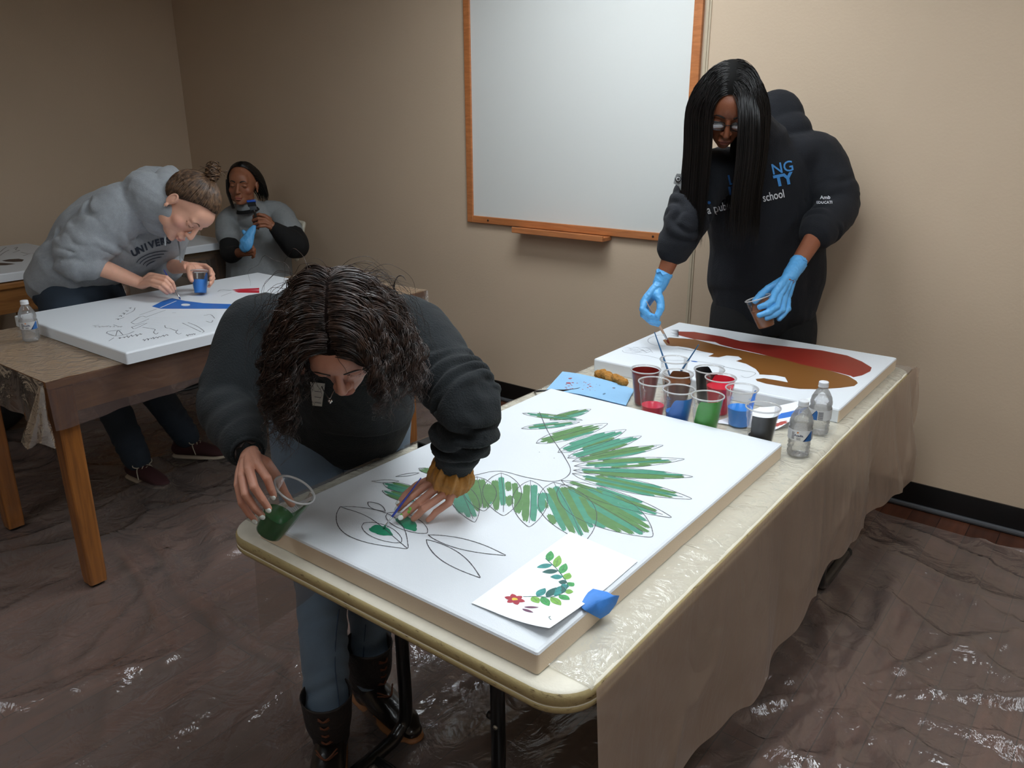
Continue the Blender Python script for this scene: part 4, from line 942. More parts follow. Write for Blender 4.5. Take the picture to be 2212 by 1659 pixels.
def faceparts(rig,bv,parent,mb,browr=.0022,lash=True,mirror=(-1,1),arch=.004):
    for s in mirror:
        P=face_line([(s*x,z) for x,z in ((.014,.0195),(.024,.0225+arch*.4),(.036,.0235+arch*.5),(.046,.0185))],rig,bv,.002,'eyebrow',mb,parent)
        rr=browr*rig.s; g=loft(P,[(rr*1.1,rr*.5),(rr*1.2,rr*.5),(rr,rr*.5),(rr*.3,rr*.3)],ref=rig.M[:,1],seg=8,n=4); link('eyebrow',*g,mb,parent)
        if lash:
            P=face_line([(s*(.031+x),-.0045+.0045*(x/.015)**2) for x in np.linspace(-.014,.0155,6)],rig,bv,.002,'eyelash',mb,parent)
            gs=[tube(P,.0009*rig.s,6,3)]
            for q in crom(np.array(P),2): gs.append(caps(q,q+rig.M[:,1]*.0045*rig.s-rig.M[:,2]*.0045*rig.s,.0004,.0001,5))
            link('eyelashes',*join(*gs),mb,parent)
M_dbrow=mat('dark_brow_hair','1a100c',.6)
def ellinfo(rig,c,r,k): 
    return (rig(c),rig.M.T,rig.M,np.array(r)*rig.s,k)
# ================================================================ WOMAN IN DARK SWEATER (foreground)
def P3(*q): return [A(u,v,d=d) for u,v,d in q]
SK1='c08a74'
w1=empty('person',(-1.56,1.2,0),'person with curly brown hair in a dark sweater and jeans bending over the near canvas','person')
R1=Rig(A(735,724,d=1.62),frame(-.93*UP-.36*FW+.05*RT,.36*UP-.93*FW),1.03)
hv=R1(HEADV); parts=[(hv,HEADF,headtint(HEADV,SK1,'a8625c','b8705c'))]; b1=bvh(hv,HEADF)
neck=A(737,668,d=1.84); pel=A(737,872,d=2.31); chest=A(738,742,d=1.97)
shR=A(546,716,d=1.90); elR=A(488,872,d=1.83); wrR=A(538,983,d=1.655)
shL=A(905,724,d=1.88); elL=A(1012,882,d=1.72); wrL=A(972,1036,z=.862)
core=[loft([R1((0,-.03,-.06)),neck,chest,A(737,800,d=2.1),pel],[(.05,.05),(.07,.06),(.14,.09),(.13,.09),(.15,.10)],ref=(0,0,1),seg=20,n=4),
      caps(neck,shR,.03,.04),caps(neck,shL,.03,.04),caps(shR,elR,.045,.038),caps(shL,elL,.045,.038),caps(elR,wrR*.7+elR*.3,.036,.026),caps(elL,wrL*.7+elL*.3,.036,.026)]
hipL=A(668,880,d=2.30); hipR=A(806,880,d=2.35)
kn1=A(690,1235,d=2.30); an1=A(709,1545,d=2.10); kn2=A(798,1230,d=2.40); an2=A(800,1455,d=2.31)
core+=[loft([hipL,kn1,an1,an1-np.array([0,0,.02])],[.07,.05,.035,.035],seg=14),loft([hipR,kn2,an2,an2-np.array([0,0,.02])],[.07,.05,.035,.035],seg=14)]
V,F=remesh(core,.008,3); parts.append((V,F,None))
# right hand (holds the cup)
def D(u,v,d): return A(u,v,d=d)
cb=D(578,1155,1.70); cr=D(637,1057,1.665)
mR=[D(558,1004,1.600),D(538,1014,1.592),D(523,1029,1.597),D(514,1048,1.608)]
fR=[[D(577,1033,1.588),D(585,1055,1.597),D(591,1070,1.608)],[D(549,1052,1.572),D(566,1078,1.583),D(580,1098,1.597)],[D(530,1068,1.578),D(550,1097,1.588),D(566,1113,1.602)],[D(522,1086,1.600),D(537,1109,1.606),D(550,1123,1.615)]]
tR=[D(572,1000,1.645),D(596,1028,1.70),D(614,1065,1.722),D(630,1088,1.722)]
hV,hF=hand_geo(wrR,mR,fR,tR,-FW*.8-RT*.4+UP*.3,sc=.92,fore=[wrR*.55+elR*.45],vox=.0015)
parts.append((hV,hF,None))
# left hand (holds the brush)
Z=lambda u,v,z:A(u,v,z=z)
mL=[Z(921,1049,.852),Z(938,1058,.850),Z(956,1070,.842),Z(970,1086,.830)]
fL=[[Z(889,1072,.838),Z(874,1086,.822),Z(861,1099,.806)],[Z(905,1086,.826),Z(882,1105,.806),Z(866,1118,.797)],[Z(915,1099,.818),Z(902,1113,.801),Z(893,1121,.793)],[Z(942,1106,.808),Z(932,1117,.797),Z(925,1123,.792)]]
tL=[Z(945,1034,.855),Z(902,1050,.834),Z(879,1068,.816),Z(863,1088,.802)]
lV,lF=hand_geo(wrL,mL,fL,tL,UP*.75-FW*.6,sc=.93,fore=[wrL*.5+elL*.5],vox=.0015)
parts.append((lV,lF,None))
body=skinobj(w1,parts,SK1)
faceparts(R1,b1,w1,M_dbrow)
Mn=mat('mint_nail_polish','dfe9e6',.18,coat=.6)
for k in range(4): nail(w1,fR[k][2],fR[k][1],-FW*.95-RT*.2+UP*.1,Mn,r=.0062 if k<3 else .005,off=.0058)
nail(w1,tL[3],tL[2],UP*.6-FW*.4-RT*.5,Mn,off=.0068); nail(w1,fL[0][2],fL[0][1],UP*.2-FW*.6-RT*.6,Mn,off=.0058); nail(w1,fL[1][2],fL[1][1],UP*-.2-FW*.7-RT*.4,Mn,off=.0058)
c=Z(884,1102,.813)
for (u,v,r) in ((886,1099,.0042),(883,1106,.0035),(867,1112,.0032)):
    bb=bvh(lV,lF); o=A(u,v,d=1.2); h=bb.ray_cast(Vector(o),Vector(nrm(A(u,v,d=2)-o)))
    if h[0] is not None: link('paint_splash',*ell(np.array(h[0]),(r,r,.0008*1.5),np.column_stack([RT,UP,np.array(h[1])]),12,6),mat('lime_paint','7cc04a',.3),w1)
# sweater
M_sw=mat('dark_sweater','0a1216',.92,bump=.35,bscale=260,sheen=.03,var=.18,vscale=10)
tors=loft([A(737,905,d=2.27),A(737,850,d=2.22),A(738,785,d=2.10),A(738,735,d=1.99),A(737,690,d=1.90),A(737,668,d=1.86)],[(.19,.122),(.205,.135),(.198,.132),(.188,.122),(.150,.098),(.085,.075)],ref=(.5,-.5,.75),seg=34,n=6)
slR=[A(585,705,d=1.91),shR,(shR+elR)/2+np.array([0,0,.0]),elR,elR*.5+wrR*.5,wrR*.82+elR*.18]
slL=[A(868,708,d=1.91),shL,(shL+elL)/2,elL,elL*.55+wrL*.45,wrL*.66+elL*.34]
g=[tors,loft(slR,[.078,.074,.068,.062,.054,.044],seg=26,n=6),loft(slL,[.078,.076,.072,.068,.060,.047],seg=26,n=6),
   loft([neck+np.array([.0,0,-.01]),neck+nrm(R1((0,-.03,-.08))-neck)*.05],[.072,.066],seg=22,n=3)]
V,F=remesh(g,.0055,6,.5)
V=armwrinkle(V,F,slL,.0065,.045,.12,.30,1.0,2,([0,.3,.5,.7,.9,1],[.1,.3,.8,1.0,1.1,.3])); V=armwrinkle(V,F,slL,.003,.026,.12,.45,1.0,9); V=armwrinkle(V,F,slR,.0045,.06,.12,.35,1.0,5,([0,.4,.6,1],[.1,.6,1,.5]))
V=folds(V,F,.0075,9,seed=1)
sw=link('sweater',V,F,M_sw,w1); swb=bvh(V,F)
def cuffring(p0,p1,r0,r1,m,parent,name='cuff'):
    d=nrm(np.array(p1)-p0); V,F=loft([p0,(np.array(p0)+p1)/2,p1],[r0,(r0+r1)/2,r1],seg=48,n=4,cap=False,close=False)
    k=np.arange(len(V))%48; V=V+ (V-(np.array(p0)+((V-p0)@d)[:,None]*d))*(.02*np.cos(k*np.pi))[:,None]
    o=link(name,V,F,m,parent); s=o.modifiers.new('s','SOLIDIFY'); s.thickness=.003; return o
cuffring(wrR*.80+elR*.20,wrR*.97+elR*.03,.040,.034,M_sw,w1); cuffring(wrL*.62+elL*.38,wrL*.80+elL*.20,.047,.042,M_sw,w1)
# scrunchie on the left wrist, hair tie and watch band on the right
def torus_wrinkle(c,ax,R,r,m,name,parent,n=110,k=9,rx=1.0):
    ax=nrm(ax); X=nrm(np.cross(ax,[.3,.2,.9])); Y=np.cross(ax,X); V=[];F=[];s=18
    for i in range(n):
        a=2*math.pi*i/n; q=r*(1+.16*math.sin(a*k)+.08*math.sin(a*17+1)); e=math.cos(a)*X+math.sin(a)*Y
        for j in range(s):
            b=2*math.pi*j/s; w=1+.10*math.sin(b*3+a*k*2)+.06*math.sin(a*31+b*2)
            V.append(np.array(c)+e*(R+q*.75*w*math.cos(b))+ax*(q*1.35*w*math.sin(b)+.004*math.sin(a*7)))
    for i in range(n):
        for j in range(s): F.append((i*s+j,((i+1)%n)*s+j,((i+1)%n)*s+(j+1)%s,i*s+(j+1)%s))
    return link(name,np.array(V),F,m,parent)
torus_wrinkle(wrL*.93+elL*.07,nrm(wrL-elL)+RT*-.15,.036,.0205,mat('gold_velvet','a87222',.6,sheen=.12,bump=.2,bscale=200,var=.25,vscale=40),'scrunchie',w1)
wd_=nrm(wrR-elR); 
for off,r,cc in ((-.006,.0022,'1a1210'),(-.001,.0018,'2a1c18')): torus_wrinkle(wrR-wd_*(.006-off),wd_,.0262,r,mat('hair_tie_'+cc,cc,.7),'hair_tie',w1,k=3)
link('silver_clasp',*ell(wrR-wd_*.008+(-FW*.8+RT*.55+UP*.2)*.0275,(.006,.003,.004)),mat('silver','d0d0d0',.2,1),w1)
# jeans
M_je=mat('faded_denim','58697a',.8,bump=.3,bscale=500,var=.16,vscale=7,sheen=.1)
L1=([A(664,880,d=2.32),A(668,985,d=2.28),A(682,1120,d=2.29),kn1,A(700,1390,d=2.20),an1],[(.100,.110),(.096,.105),(.082,.088),(.068,.072),(.062,.064),(.056,.056)])
L2=([A(812,880,d=2.37),A(808,985,d=2.35),A(803,1120,d=2.38),kn2,A(800,1340,d=2.36),an2],[(.100,.110),(.096,.105),(.082,.088),(.066,.070),(.058,.060),(.052,.052)])
je=pants('jeans',[L1,L2],[ell(pel+np.array([.0,0,-.03]),(.15,.15,.13))],M_je,w1,.006,3)
jb=bvh(*[np.array([v.co[:] for v in je.data.vertices])+np.array(w1.location),[tuple(p.vertices) for p in je.data.polygons]])
# inner seam on the front leg
def seam(px,bv,name,m,parent,r=.0016):
    P=[]
    for u,v in px:
        o=A(u,v,d=1.0); h=bv.ray_cast(Vector(o),Vector(nrm(A(u,v,d=2)-o)))
        if h[0] is not None: P.append(np.array(h[0])+np.array(h[1])*.0008)
    if len(P)>2: link(name,*tube(P,r,6,3),m,parent)
M_seam=mat('denim_seam','2c3c50',.8)
seam([(735,1290),(728,1350),(724,1400),(724,1450),(730,1500),(732,1540)],jb,'seam',M_seam,w1); seam([(790,1350),(786,1400),(784,1440)],jb,'seam',M_seam,w1)
seam([(740,985),(741,1020),(742,1060)],jb,'seam',M_seam,w1)
# boots
M_bt=mat('black_boot_rubber','15110f',.28,coat=.3,bump=.15,bscale=60); M_bl=mat('dark_boot_leather','1c1512',.6,bump=.4,bscale=80); M_gum=mat('gum_sole','8a5a34',.6); M_lace=mat('brown_lace','5a3018',.8)
def boot(an,fd,hshaft=.2,parent=None):
    an=np.array(an,float); g0=np.array([an[0],an[1],0]); fd=nrm([fd[0],fd[1],0]); sd=np.array([-fd[1],fd[0],0]); U=np.array([0,0,1.])
    t=link('boot',*remesh([loft([g0-fd*.045+U*.06,g0+fd*.02+U*.062,g0+fd*.09+U*.052,g0+fd*.155+U*.044,g0+fd*.185+U*.038],[(.038,.045),(.043,.048),(.045,.040),(.043,.032),(.030,.022)],ref=(0,0,1),seg=20,n=5),
        loft([g0-fd*.02+U*.05,g0-fd*.016+U*.085,g0-fd*.015+U*.11],[(.042,.050),(.044,.050),(.046,.050)],ref=fd,seg=22,n=4)],.0045,4),M_bt,parent)
    link('sole',*remesh([loft([g0-fd*.06+U*.016,g0+fd*.0+U*.016,g0+fd*.09+U*.016,g0+fd*.16+U*.016,g0+fd*.195+U*.018],[(.036,.014),(.042,.014),(.048,.014),(.046,.014),(.030,.012)],ref=(0,0,1),seg=22,n=5)],.004,2),M_gum,t)
    link('shaft',*loft([g0-fd*.015+U*.075,g0-fd*.015+U*.11,g0*.5+an*.5*np.array([1,1,0])+U*.15,an*np.array([1,1,0])+U*.20,an*np.array([1,1,0])+U*.225],[(.048,.056),(.052,.060),(.060,.066),(.064,.070),(.067,.073)],ref=fd,seg=28,n=4,cap=False,close=False),M_bl,t).modifiers.new('s','SOLIDIFY').thickness=.004
    gs=[]
    for k in range(5):
        z=.095+k*.026; o=.062+.004*k+(.03 if k==0 else 0); c=g0+fd*(o-.012)+U*z; gs.append(tube([c-sd*.026-fd*.012,c+fd*.010,c+sd*.026+U*.012-fd*.012],.0022,6,4)); gs.append(tube([c+sd*.026-fd*.012,c+fd*.011,c-sd*.026+U*.012-fd*.012],.0022,6,4))
    link('laces',*join(*gs),M_lace,t)
    return t
boot(an2-np.array([0,0,.02]),(1,-.12),.20,w1); boot(an1-np.array([0,0,.03]),(.75,-.8),.20,w1)
# name tag, print, necklace
dr=nrm(A(686,850,d=2)-A(686,850,d=1))
decal(np.array([(-.014,-.028,0),(.010,-.030,0),(.017,.026,0),(-.018,.030,0)]),[(0,1,2,3)],swb,A(688,850,d=1.80),RT,UP,dr,w1,mat('name_tag_paper','cfcdc6',.5),'name_tag',.003,.02)
gs=[]
for k in range(3): gs.append((np.array([(-.010,.012-k*.014,0),(.006,.010-k*.014,0),(.007,.0085-k*.014,0),(-.009,.0105-k*.014,0)]),[(0,1,2,3)]))
decal(*join(*gs),swb,A(690,852,d=1.80),RT,UP,dr,w1,M_lt,'name_tag_writing',.0045,.008)
for (u,v,wd2) in ((583,871,.010),(590,868,.006)): decal(np.array([(-wd2,-.006,0),(wd2,-.006,0),(wd2,.006,0),(-wd2,.006,0)]),[(0,1,2,3)],swb,A(u,v,d=1.8),RT,UP,dr,w1,mat('white_print','c8c8c4',.6),'printed_mark',.002,.01)
ct=A(713,866,d=1.66)
link('necklace_chain',*tube([A(695,835,d=1.72),A(703,851,d=1.68),A(712,861,d=1.66),A(718,850,d=1.68),A(726,838,d=1.72)],.0011,6,4),mat('fine_silver','c8c8c8',.25,1),w1)
link('heart_pendant',*join(ell(ct+RT*-.0022,(.003,.003,.0018),np.column_stack([RT,UP,FW]),12,8),ell(ct+RT*.0022,(.003,.003,.0018),np.column_stack([RT,UP,FW]),12,8),ell(ct-UP*.003,(.0024,.0032,.0016),np.column_stack([RT,UP,FW]),12,8)),mat('silver_heart','dcdcdc',.2,1),w1)
# hair
def hl1(ph):
    f=math.sin(ph); return math.radians(np.interp(f,[-1,-.3,.2,.6,.85,1],[138,125,98,74,66,64]))
M_h1=hairmat('curly_brown_hair','140c0a','3f291e',.38)
link('scalp_hair',*hair_cap(R1,1.035,hl=hl1),mat('dark_scalp_hair','150d0a',.9,spec=.1),w1)
def perp(T): 
    X=np.cross(T,[.31,.77,.55]); X/=np.linalg.norm(X,axis=1)[:,None]+1e-9; return X,np.cross(T,X)
paths=[];rm=[]
for k in range(450):
    ph=rng.uniform(0,2*math.pi); th=hl1(ph)*math.sqrt(rng.uniform(0.002,1)); p=scalp(th,ph,1.02); lx=p[0]
    if k>=330:
        l=scalp(1,0)*0; yy=rng.uniform(-.95,.80); xx=rng.choice([-1,1])*.05; l=np.array([xx,yy,math.sqrt(max(0.01,1-xx*xx-yy*yy))]); p=HC+HR*l*1.03; lx=xx
    sgn=1 if lx>0 else -1
    rear=np.clip(-(p[1]+.02)/.07,0,1); front=np.clip((p[1]-.03)/.04,0,1)
    d=R1.M@nrm(np.array([sgn*(1.0-.3*rear),-.35-.45*rear-.25*front+.12*rng.normal(),-.10-.5*rear]))
    kk=1.06+rng.uniform(0,1)**1.2*(.27+.20*rear)
    E=[ellinfo(R1,HC,HR,kk)]
    left=sgn*R1.M[:,0]@RT<0
    n=int(rng.uniform(15,25) if left else rng.uniform(12,20)); fx=R1.M@np.array([sgn*.035,-.03,0])
    P=resamp(sim(R1(p),d,n,.0125,(0,0,-1),E,g=.14+.05*rng.uniform(),pull=fx,gk=.16),36)
    P=curl(P,rng.uniform(.006,.017),rng.uniform(.045,.075),rng.uniform(0,6.28),.25)
    T=np.gradient(P,axis=0); T/=np.linalg.norm(T,axis=1)[:,None]+1e-9; X,Y=perp(T); f=np.linspace(0,1,36); R0=rng.uniform(.004,.010)
    for c in range(13):
        a,rr=rng.uniform(0,6.28),R0*math.sqrt(rng.uniform()); w=(1.0-.35*f+.25*np.sin(f*9+c))[:,None]; cut=int(rng.uniform(20,37))
        Q=P+(X*math.cos(a)+Y*math.sin(a))*rr*w; Q=curl(Q,rng.uniform(.001,.0038),rng.uniform(.02,.035),rng.uniform(0,6.28),.25); paths.append(Q[:cut]); rm.append(rng.uniform(.55,1.2))
link('hair',*ribbon_mesh(paths,.00125,4,rmul=rm),M_h1,w1)
paths=[]
for k in range(240):
    ph=rng.uniform(0,2*math.pi); th=hl1(ph)*math.sqrt(rng.uniform(0.05,1)); p=scalp(th,ph,1.1); sgn=1 if p[0]>0 else -1
    d=R1.M@nrm(np.array([sgn*.9,-.5,0])+rng.normal(size=3)*.4); P=sim(R1(p*1.02),d,int(rng.uniform(6,19)),.012,(0,0,-1),[ellinfo(R1,HC,HR,rng.uniform(1.15,1.32))],g=.14,pull=R1.M@np.array([sgn*.03,-.02,0]),gk=.12)
    P=resamp(P,26); paths.append(curl(P,rng.uniform(.001,.005),rng.uniform(.04,.08),rng.uniform(0,6.28),.1))
c0=A(852,640,d=1.72); cl_=[np.array([A(850,668,d=1.72),A(851,640,d=1.72),A(852,612,d=1.70),A(860,597,d=1.70),A(870,596,d=1.70),A(877,606,d=1.70)])]; link('loose_curl',*ribbon_mesh([resamp(crom(cl_[0],5),30)],.0024,6),M_h1,w1); paths+= [np.array([c0,A(853,610,d=1.70),A(858,598,d=1.70),A(868,596,d=1.70),A(876,604,d=1.70)])[[0,1,2,3,4]]]
link('stray_hair',*ribbon_mesh(paths,.00055,3),M_h1,w1)
# cup and brush in her hands
pc_=cup(tuple(cr),'clear cup with dark green paint held tilted by the woman in the foreground','#1f5c2e',.42,(RT-UP*.4,1.1,.97,.42,.9),axis=nrm(cr-cb),Hc=.122,rr=.0435,rb=.029,group=None)
brush(A(909,1033,z=.878),A(827,1143,z=.7835),'thin blue handled brush in the hand over the near canvas','#2038a0',.0024,.022,'#1d6a50',.010,fcol=None)
# ================================================================ WOMAN WITH LONG STRAIGHT HAIR (behind the far canvas)
SK2='8a5238'
w2=empty('person',(-1.25,3.28,0),'person with long straight black hair, glasses and navy hoodie standing behind the far canvas','person')
R2=Rig(A(1573,226,d=2.90),frame(-.82*UP-.54*FW-.15*RT,.54*UP-.82*FW-.05*RT),1.17)
hv=R2(HEADS); parts=[(hv,HEADF,headtint(HEADV,SK2,'8e4a42','8c4a38'))]; b2=bvh(hv,HEADF)
neck=A(1645,300,d=3.12); sR=A(1530,385,d=3.12); sL=A(1762,345,d=3.20); eR=A(1478,488,d=3.02); wR=A(1424,617,d=3.07)
eL=A(1798,452,d=3.16); wL=A(1706,597,d=2.99); pel=A(1650,665,d=3.46)
core=[loft([R2((0,-.03,-.06)),neck,A(1648,420,d=3.25),A(1650,560,d=3.40),pel],[(.055,.055),(.07,.06),(.15,.1),(.13,.1),(.15,.1)],ref=(0,-1,0),seg=20,n=4),
  caps(neck-[0,0,.04],sR-[0,0,.02],.03,.04),caps(neck-[0,0,.04],sL-[0,0,.03],.03,.04),caps(sR,eR,.045,.036),caps(sL,eL,.045,.036)]
hA,hB=A(1590,700,d=3.46),A(1705,700,d=3.48); fA=np.array([hA[0],hA[1]+.02,.1]); fB=np.array([hB[0],hB[1]+.02,.1])
core+=[caps(hA,fA,.07,.04),caps(hB,fB,.07,.04)]
V,F=remesh(core,.009,3); parts.append((V,F,None))
hd=[D(1393,648,3.055),D(1390,653,3.07),D(1391,659,3.09),D(1394,664,3.105)]
Fi=[[D(1388,668,3.04),D(1403,682,3.04),D(1420,687,3.05)],[D(1390,679,3.055),D(1405,691,3.055),D(1422,697,3.06)],[D(1394,684,3.075),D(1407,695,3.075),D(1421,701,3.075)],[D(1400,685,3.09),D(1412,694,3.09),D(1422,698,3.085)]]
Ti=[D(1420,636,3.05),D(1427,653,3.04),D(1427,668,3.035),D(1421,681,3.035)]
gV,gF=hand_geo(wR,hd,Fi,Ti,-RT*.7-FW*.5+UP*.2,sc=1.06,fore=[wR*.5+eR*.5,eR],vox=.002,fr=[(.026,.021),(.036,.032),(.042,.040)]); parts.append((gV,gF,None))
hd2=[D(1674,632,2.955),D(1685,635,2.965),D(1694,638,2.98),D(1701,643,3.0)]
Fj=[[D(1668,649,2.935),D(1655,659,2.925),D(1642,663,2.925)],[D(1677,663,2.935),D(1660,674,2.92),D(1641,681,2.925)],[D(1690,668,2.95),D(1674,680,2.935),D(1657,687,2.93)],[D(1702,667,2.97),D(1693,679,2.96),D(1683,689,2.955)]]
Tj=[D(1683,612,3.0),D(1660,624,3.005),D(1645,636,3.0),D(1632,650,2.985)]
kV,kF=hand_geo(wL,hd2,Fj,Tj,-FW*.8+RT*.4+UP*.2,sc=1.06,fore=[wL*.5+eL*.5,eL],vox=.002,fr=[(.026,.021),(.036,.032),(.044,.042)]); parts.append((kV,kF,None))
skinobj(w2,parts,SK2)
faceparts(R2,b2,w2,M_dbrow,.0026)
# gloves
M_gl=mat('blue_nitrile','5aa6e0',.42,bump=.35,bscale=55,spec=.5,var=.06,vscale=30)
for wr,md,fi,tt,bk,el_ in ((wR,hd,Fi,Ti,-RT*.7-FW*.5+UP*.2,eR),(wL,hd2,Fj,Tj,-FW*.8+RT*.4+UP*.2,eL)):
    V,F=hand_geo(wr,md,fi,tt,bk,sc=1.06,infl=.0022,vox=.002,fore=[wr*.80+el_*.20],fr=[(.029,.025),(.033,.029)])
    V=V+vnorm(V,F)*(np.clip(ridge(V,30),0,1)**3*.0016)[:,None]
    g=link('glove',V,F,M_gl,w2); e=wr*.80+el_*.20; dd_=nrm(e-wr)
    torus_wrinkle(e,dd_,.031,.0025,M_gl,'cuff_roll',g,60,5)
# hoodie
M_ho=mat('navy_hoodie','070b14',.92,bump=.3,bscale=240,sheen=.02,var=.15,vscale=9)
HX=(.5,-.8,.2)
tors=loft([A(1655,640,d=3.44),A(1655,600,d=3.43),A(1658,520,d=3.37),A(1655,430,d=3.28),A(1650,360,d=3.20),A(1648,315,d=3.15)],[(.225,.155),(.245,.17),(.235,.16),(.245,.155),(.20,.13),(.10,.09)],ref=-FW,seg=34,n=6)
s1=[A(1565,372,d=3.16),sR,(sR+eR)/2+RT*-.01,eR,eR*.66+wR*.34]; s2=[A(1720,340,d=3.2),sL,(sL+eL)/2+RT*.02,eL+RT*.015,eL*.66+wL*.34]
hood=[ell(A(1676,262,d=3.26),(.115,.075,.118)),ell(A(1700,285,d=3.22),(.10,.07,.08)),caps(A(1640,300,d=3.13),A(1610,262,d=3.06),.085,.075)]
V,F=remesh([tors,loft(s1,[.095,.093,.085,.078,.066],seg=26,n=6),loft(s2,[.10,.10,.092,.085,.070],seg=26,n=6)]+hood,.006,6,.5)
V=armwrinkle(V,F,s1,.006,.06,.14,.4,1.0,3); V=armwrinkle(V,F,s2,.006,.07,.14,.4,1.0,6); V=folds(V,F,.010,7,seed=4)
link('hoodie',V,F,M_ho,w2); hb=bvh(V,F)
cuffring(eR*.72+wR*.28,eR*.58+wR*.42,.064,.048,M_ho,w2); cuffring(eL*.72+wL*.28,eL*.60+wL*.40,.068,.050,M_ho,w2)
cuffring(A(1655,628,d=3.44),A(1655,655,d=3.44),.001,.001,M_ho,w2,'hem') if False else None
M_tb=mat('print_sky_blue','3d86c8',.6); M_tw=mat('print_white','d6d8dc',.6); M_tg=mat('print_steel_blue','2f62a0',.6)
def word(s,u,v,px,m,bold=0,rot=.2,d=3.0,name='printed_text',bv=None,par=None,sp=1.0,xs=1):
    V,F=textgeo(s,px/FPX*d*1.38,bold,sp); V[:,0]*=xs; c,n=math.cos(rot),math.sin(rot); X=RT*c+UP*n; Y=-RT*n+UP*c
    p=A(u,v,d=d); decal(V,F,bv or hb,p,X,Y,nrm(p-np.array([0,0,CAMH])),par or w2,m,name,.002,.012)
word('NG',1690,363,24,M_tb,.0006); word('LE',1586,388,22,M_tg,.0008); word('TY',1692,389,24,M_tb,.0030); word('IN',1588,413,22,M_tg,.0022); word('.',1529,430,24,M_tg,.003)
word('a public charter school',1612,436,19,M_tw,.0005,.215,xs=.72)
word('Amb',1783,427,8.5,M_tw,.0003,.0); word('EDUCATI',1781,438,6,M_tw,.0002,.0)
# lapel tag
P=[A(1457,384,d=2.98),A(1462,375,d=2.98),A(1474,376,d=2.99),A(1477,396,d=3.0),A(1479,425,d=3.02),A(1472,414,d=3.0),A(1466,402,d=2.99),A(1455,396,d=2.98)]
V=np.array(P+[p+FW*.002 for p in P]); o=link('name_tag',V,[tuple(range(8)),tuple(range(8,16))[::-1]]+[(i,(i+1)%8,(i+1)%8+8,i+8) for i in range(8)],mat('name_tag_grey','9a9c9c',.5),w2,False)
link('tag_emblem',*lathe([(.001,0),(.011,0),(.011,.0008),(.001,.001)],24,A(1465,387,d=2.978),-FW),mat('emblem_black','18181a',.5),o)
link('tag_emblem',*lathe([(.0055,0),(.0075,0),(.0075,.0014),(.0055,.0014)],24,A(1465,387,d=2.978),-FW),mat('emblem_grey','c0c0c0',.5),o)
# trousers
M_tr=mat('black_trousers','08090b',.9,bump=.15,bscale=200)
tl=([A(1600,665,d=3.46),A(1592,740,d=3.48),np.array([hA[0],hA[1]+.02,.45]),fA],[(.125,.12),(.12,.12),(.09,.09),(.07,.075)]); tr2=([A(1695,665,d=3.48),A(1700,740,d=3.50),np.array([hB[0],hB[1]+.02,.45]),fB],[(.125,.12),(.12,.12),(.09,.09),(.07,.075)])
pants('trousers',[tl,tr2],[ell(A(1648,665,d=3.48),(.19,.13,.12),np.column_stack([RT,nrm(np.cross([0,0,1],RT)),[0,0,1]]))],M_tr,w2,.009,5)
def shoe(parent,g0,fd,cu,cs,sc=1.0,laces=None,name='shoe'):
    g0=np.array([g0[0],g0[1],0.0]); fd=nrm([fd[0],fd[1],0]); sd=np.array([-fd[1],fd[0],0]); U=np.array([0,0,1.])
    t=link(name,*remesh([loft([g0-fd*.05*sc+U*.055,g0+U*.06,g0+fd*.07*sc+U*.052,g0+fd*.14*sc+U*.038,g0+fd*.175*sc+U*.033],[(.033*sc,.035),(.038*sc,.042),(.040*sc,.036),(.040*sc,.024),(.028*sc,.016)],ref=(0,0,1),seg=20,n=5),
       loft([g0-fd*.02+U*.06,g0-fd*.025+U*.095],[(.036*sc,.044*sc),(.038*sc,.044*sc)],ref=fd,seg=20,n=3)],.004,4),cu,parent)
    link('sole',*remesh([loft([g0-fd*.06*sc+U*.016,g0+U*.016,g0+fd*.08*sc+U*.016,g0+fd*.15*sc+U*.016,g0+fd*.19*sc+U*.018],[(.034*sc,.013),(.040*sc,.013),(.045*sc,.013),(.044*sc,.013),(.026*sc,.011)],ref=(0,0,1),seg=22,n=5)],.004,2),cs,t)
    if laces:
        gs=[]
        for k in range(5):
            c=g0+fd*(.03+.018*k)*sc+U*(.100-.0085*k); gs.append(tube([c-sd*.020*sc-U*.006,c+U*.004,c+sd*.020*sc-U*.006+fd*.01],.003,6,4)); gs.append(tube([c+sd*.020*sc-U*.006,c+U*.005,c-sd*.020*sc-U*.006+fd*.01],.003,6,4))
        c=g0+fd*.025*sc+U*.10
        for s_ in (-1,1): gs.append(tube([c,c+sd*s_*.03+U*.015,c+sd*s_*.05+fd*.01,c+sd*s_*.03+fd*.02-U*.01,c],.0026,6,5)); gs.append(tube([c,c+sd*s_*.035+fd*.015-U*.02,c+sd*s_*.045+fd*.03-U*.06],.0026,6,4))
        link('laces',*join(*gs),laces,t)
    return t
for f_ in (fA,fB): shoe(w2,f_,(.1,-1),mat('black_shoe','101010',.6),mat('black_shoe_sole','202020',.7))
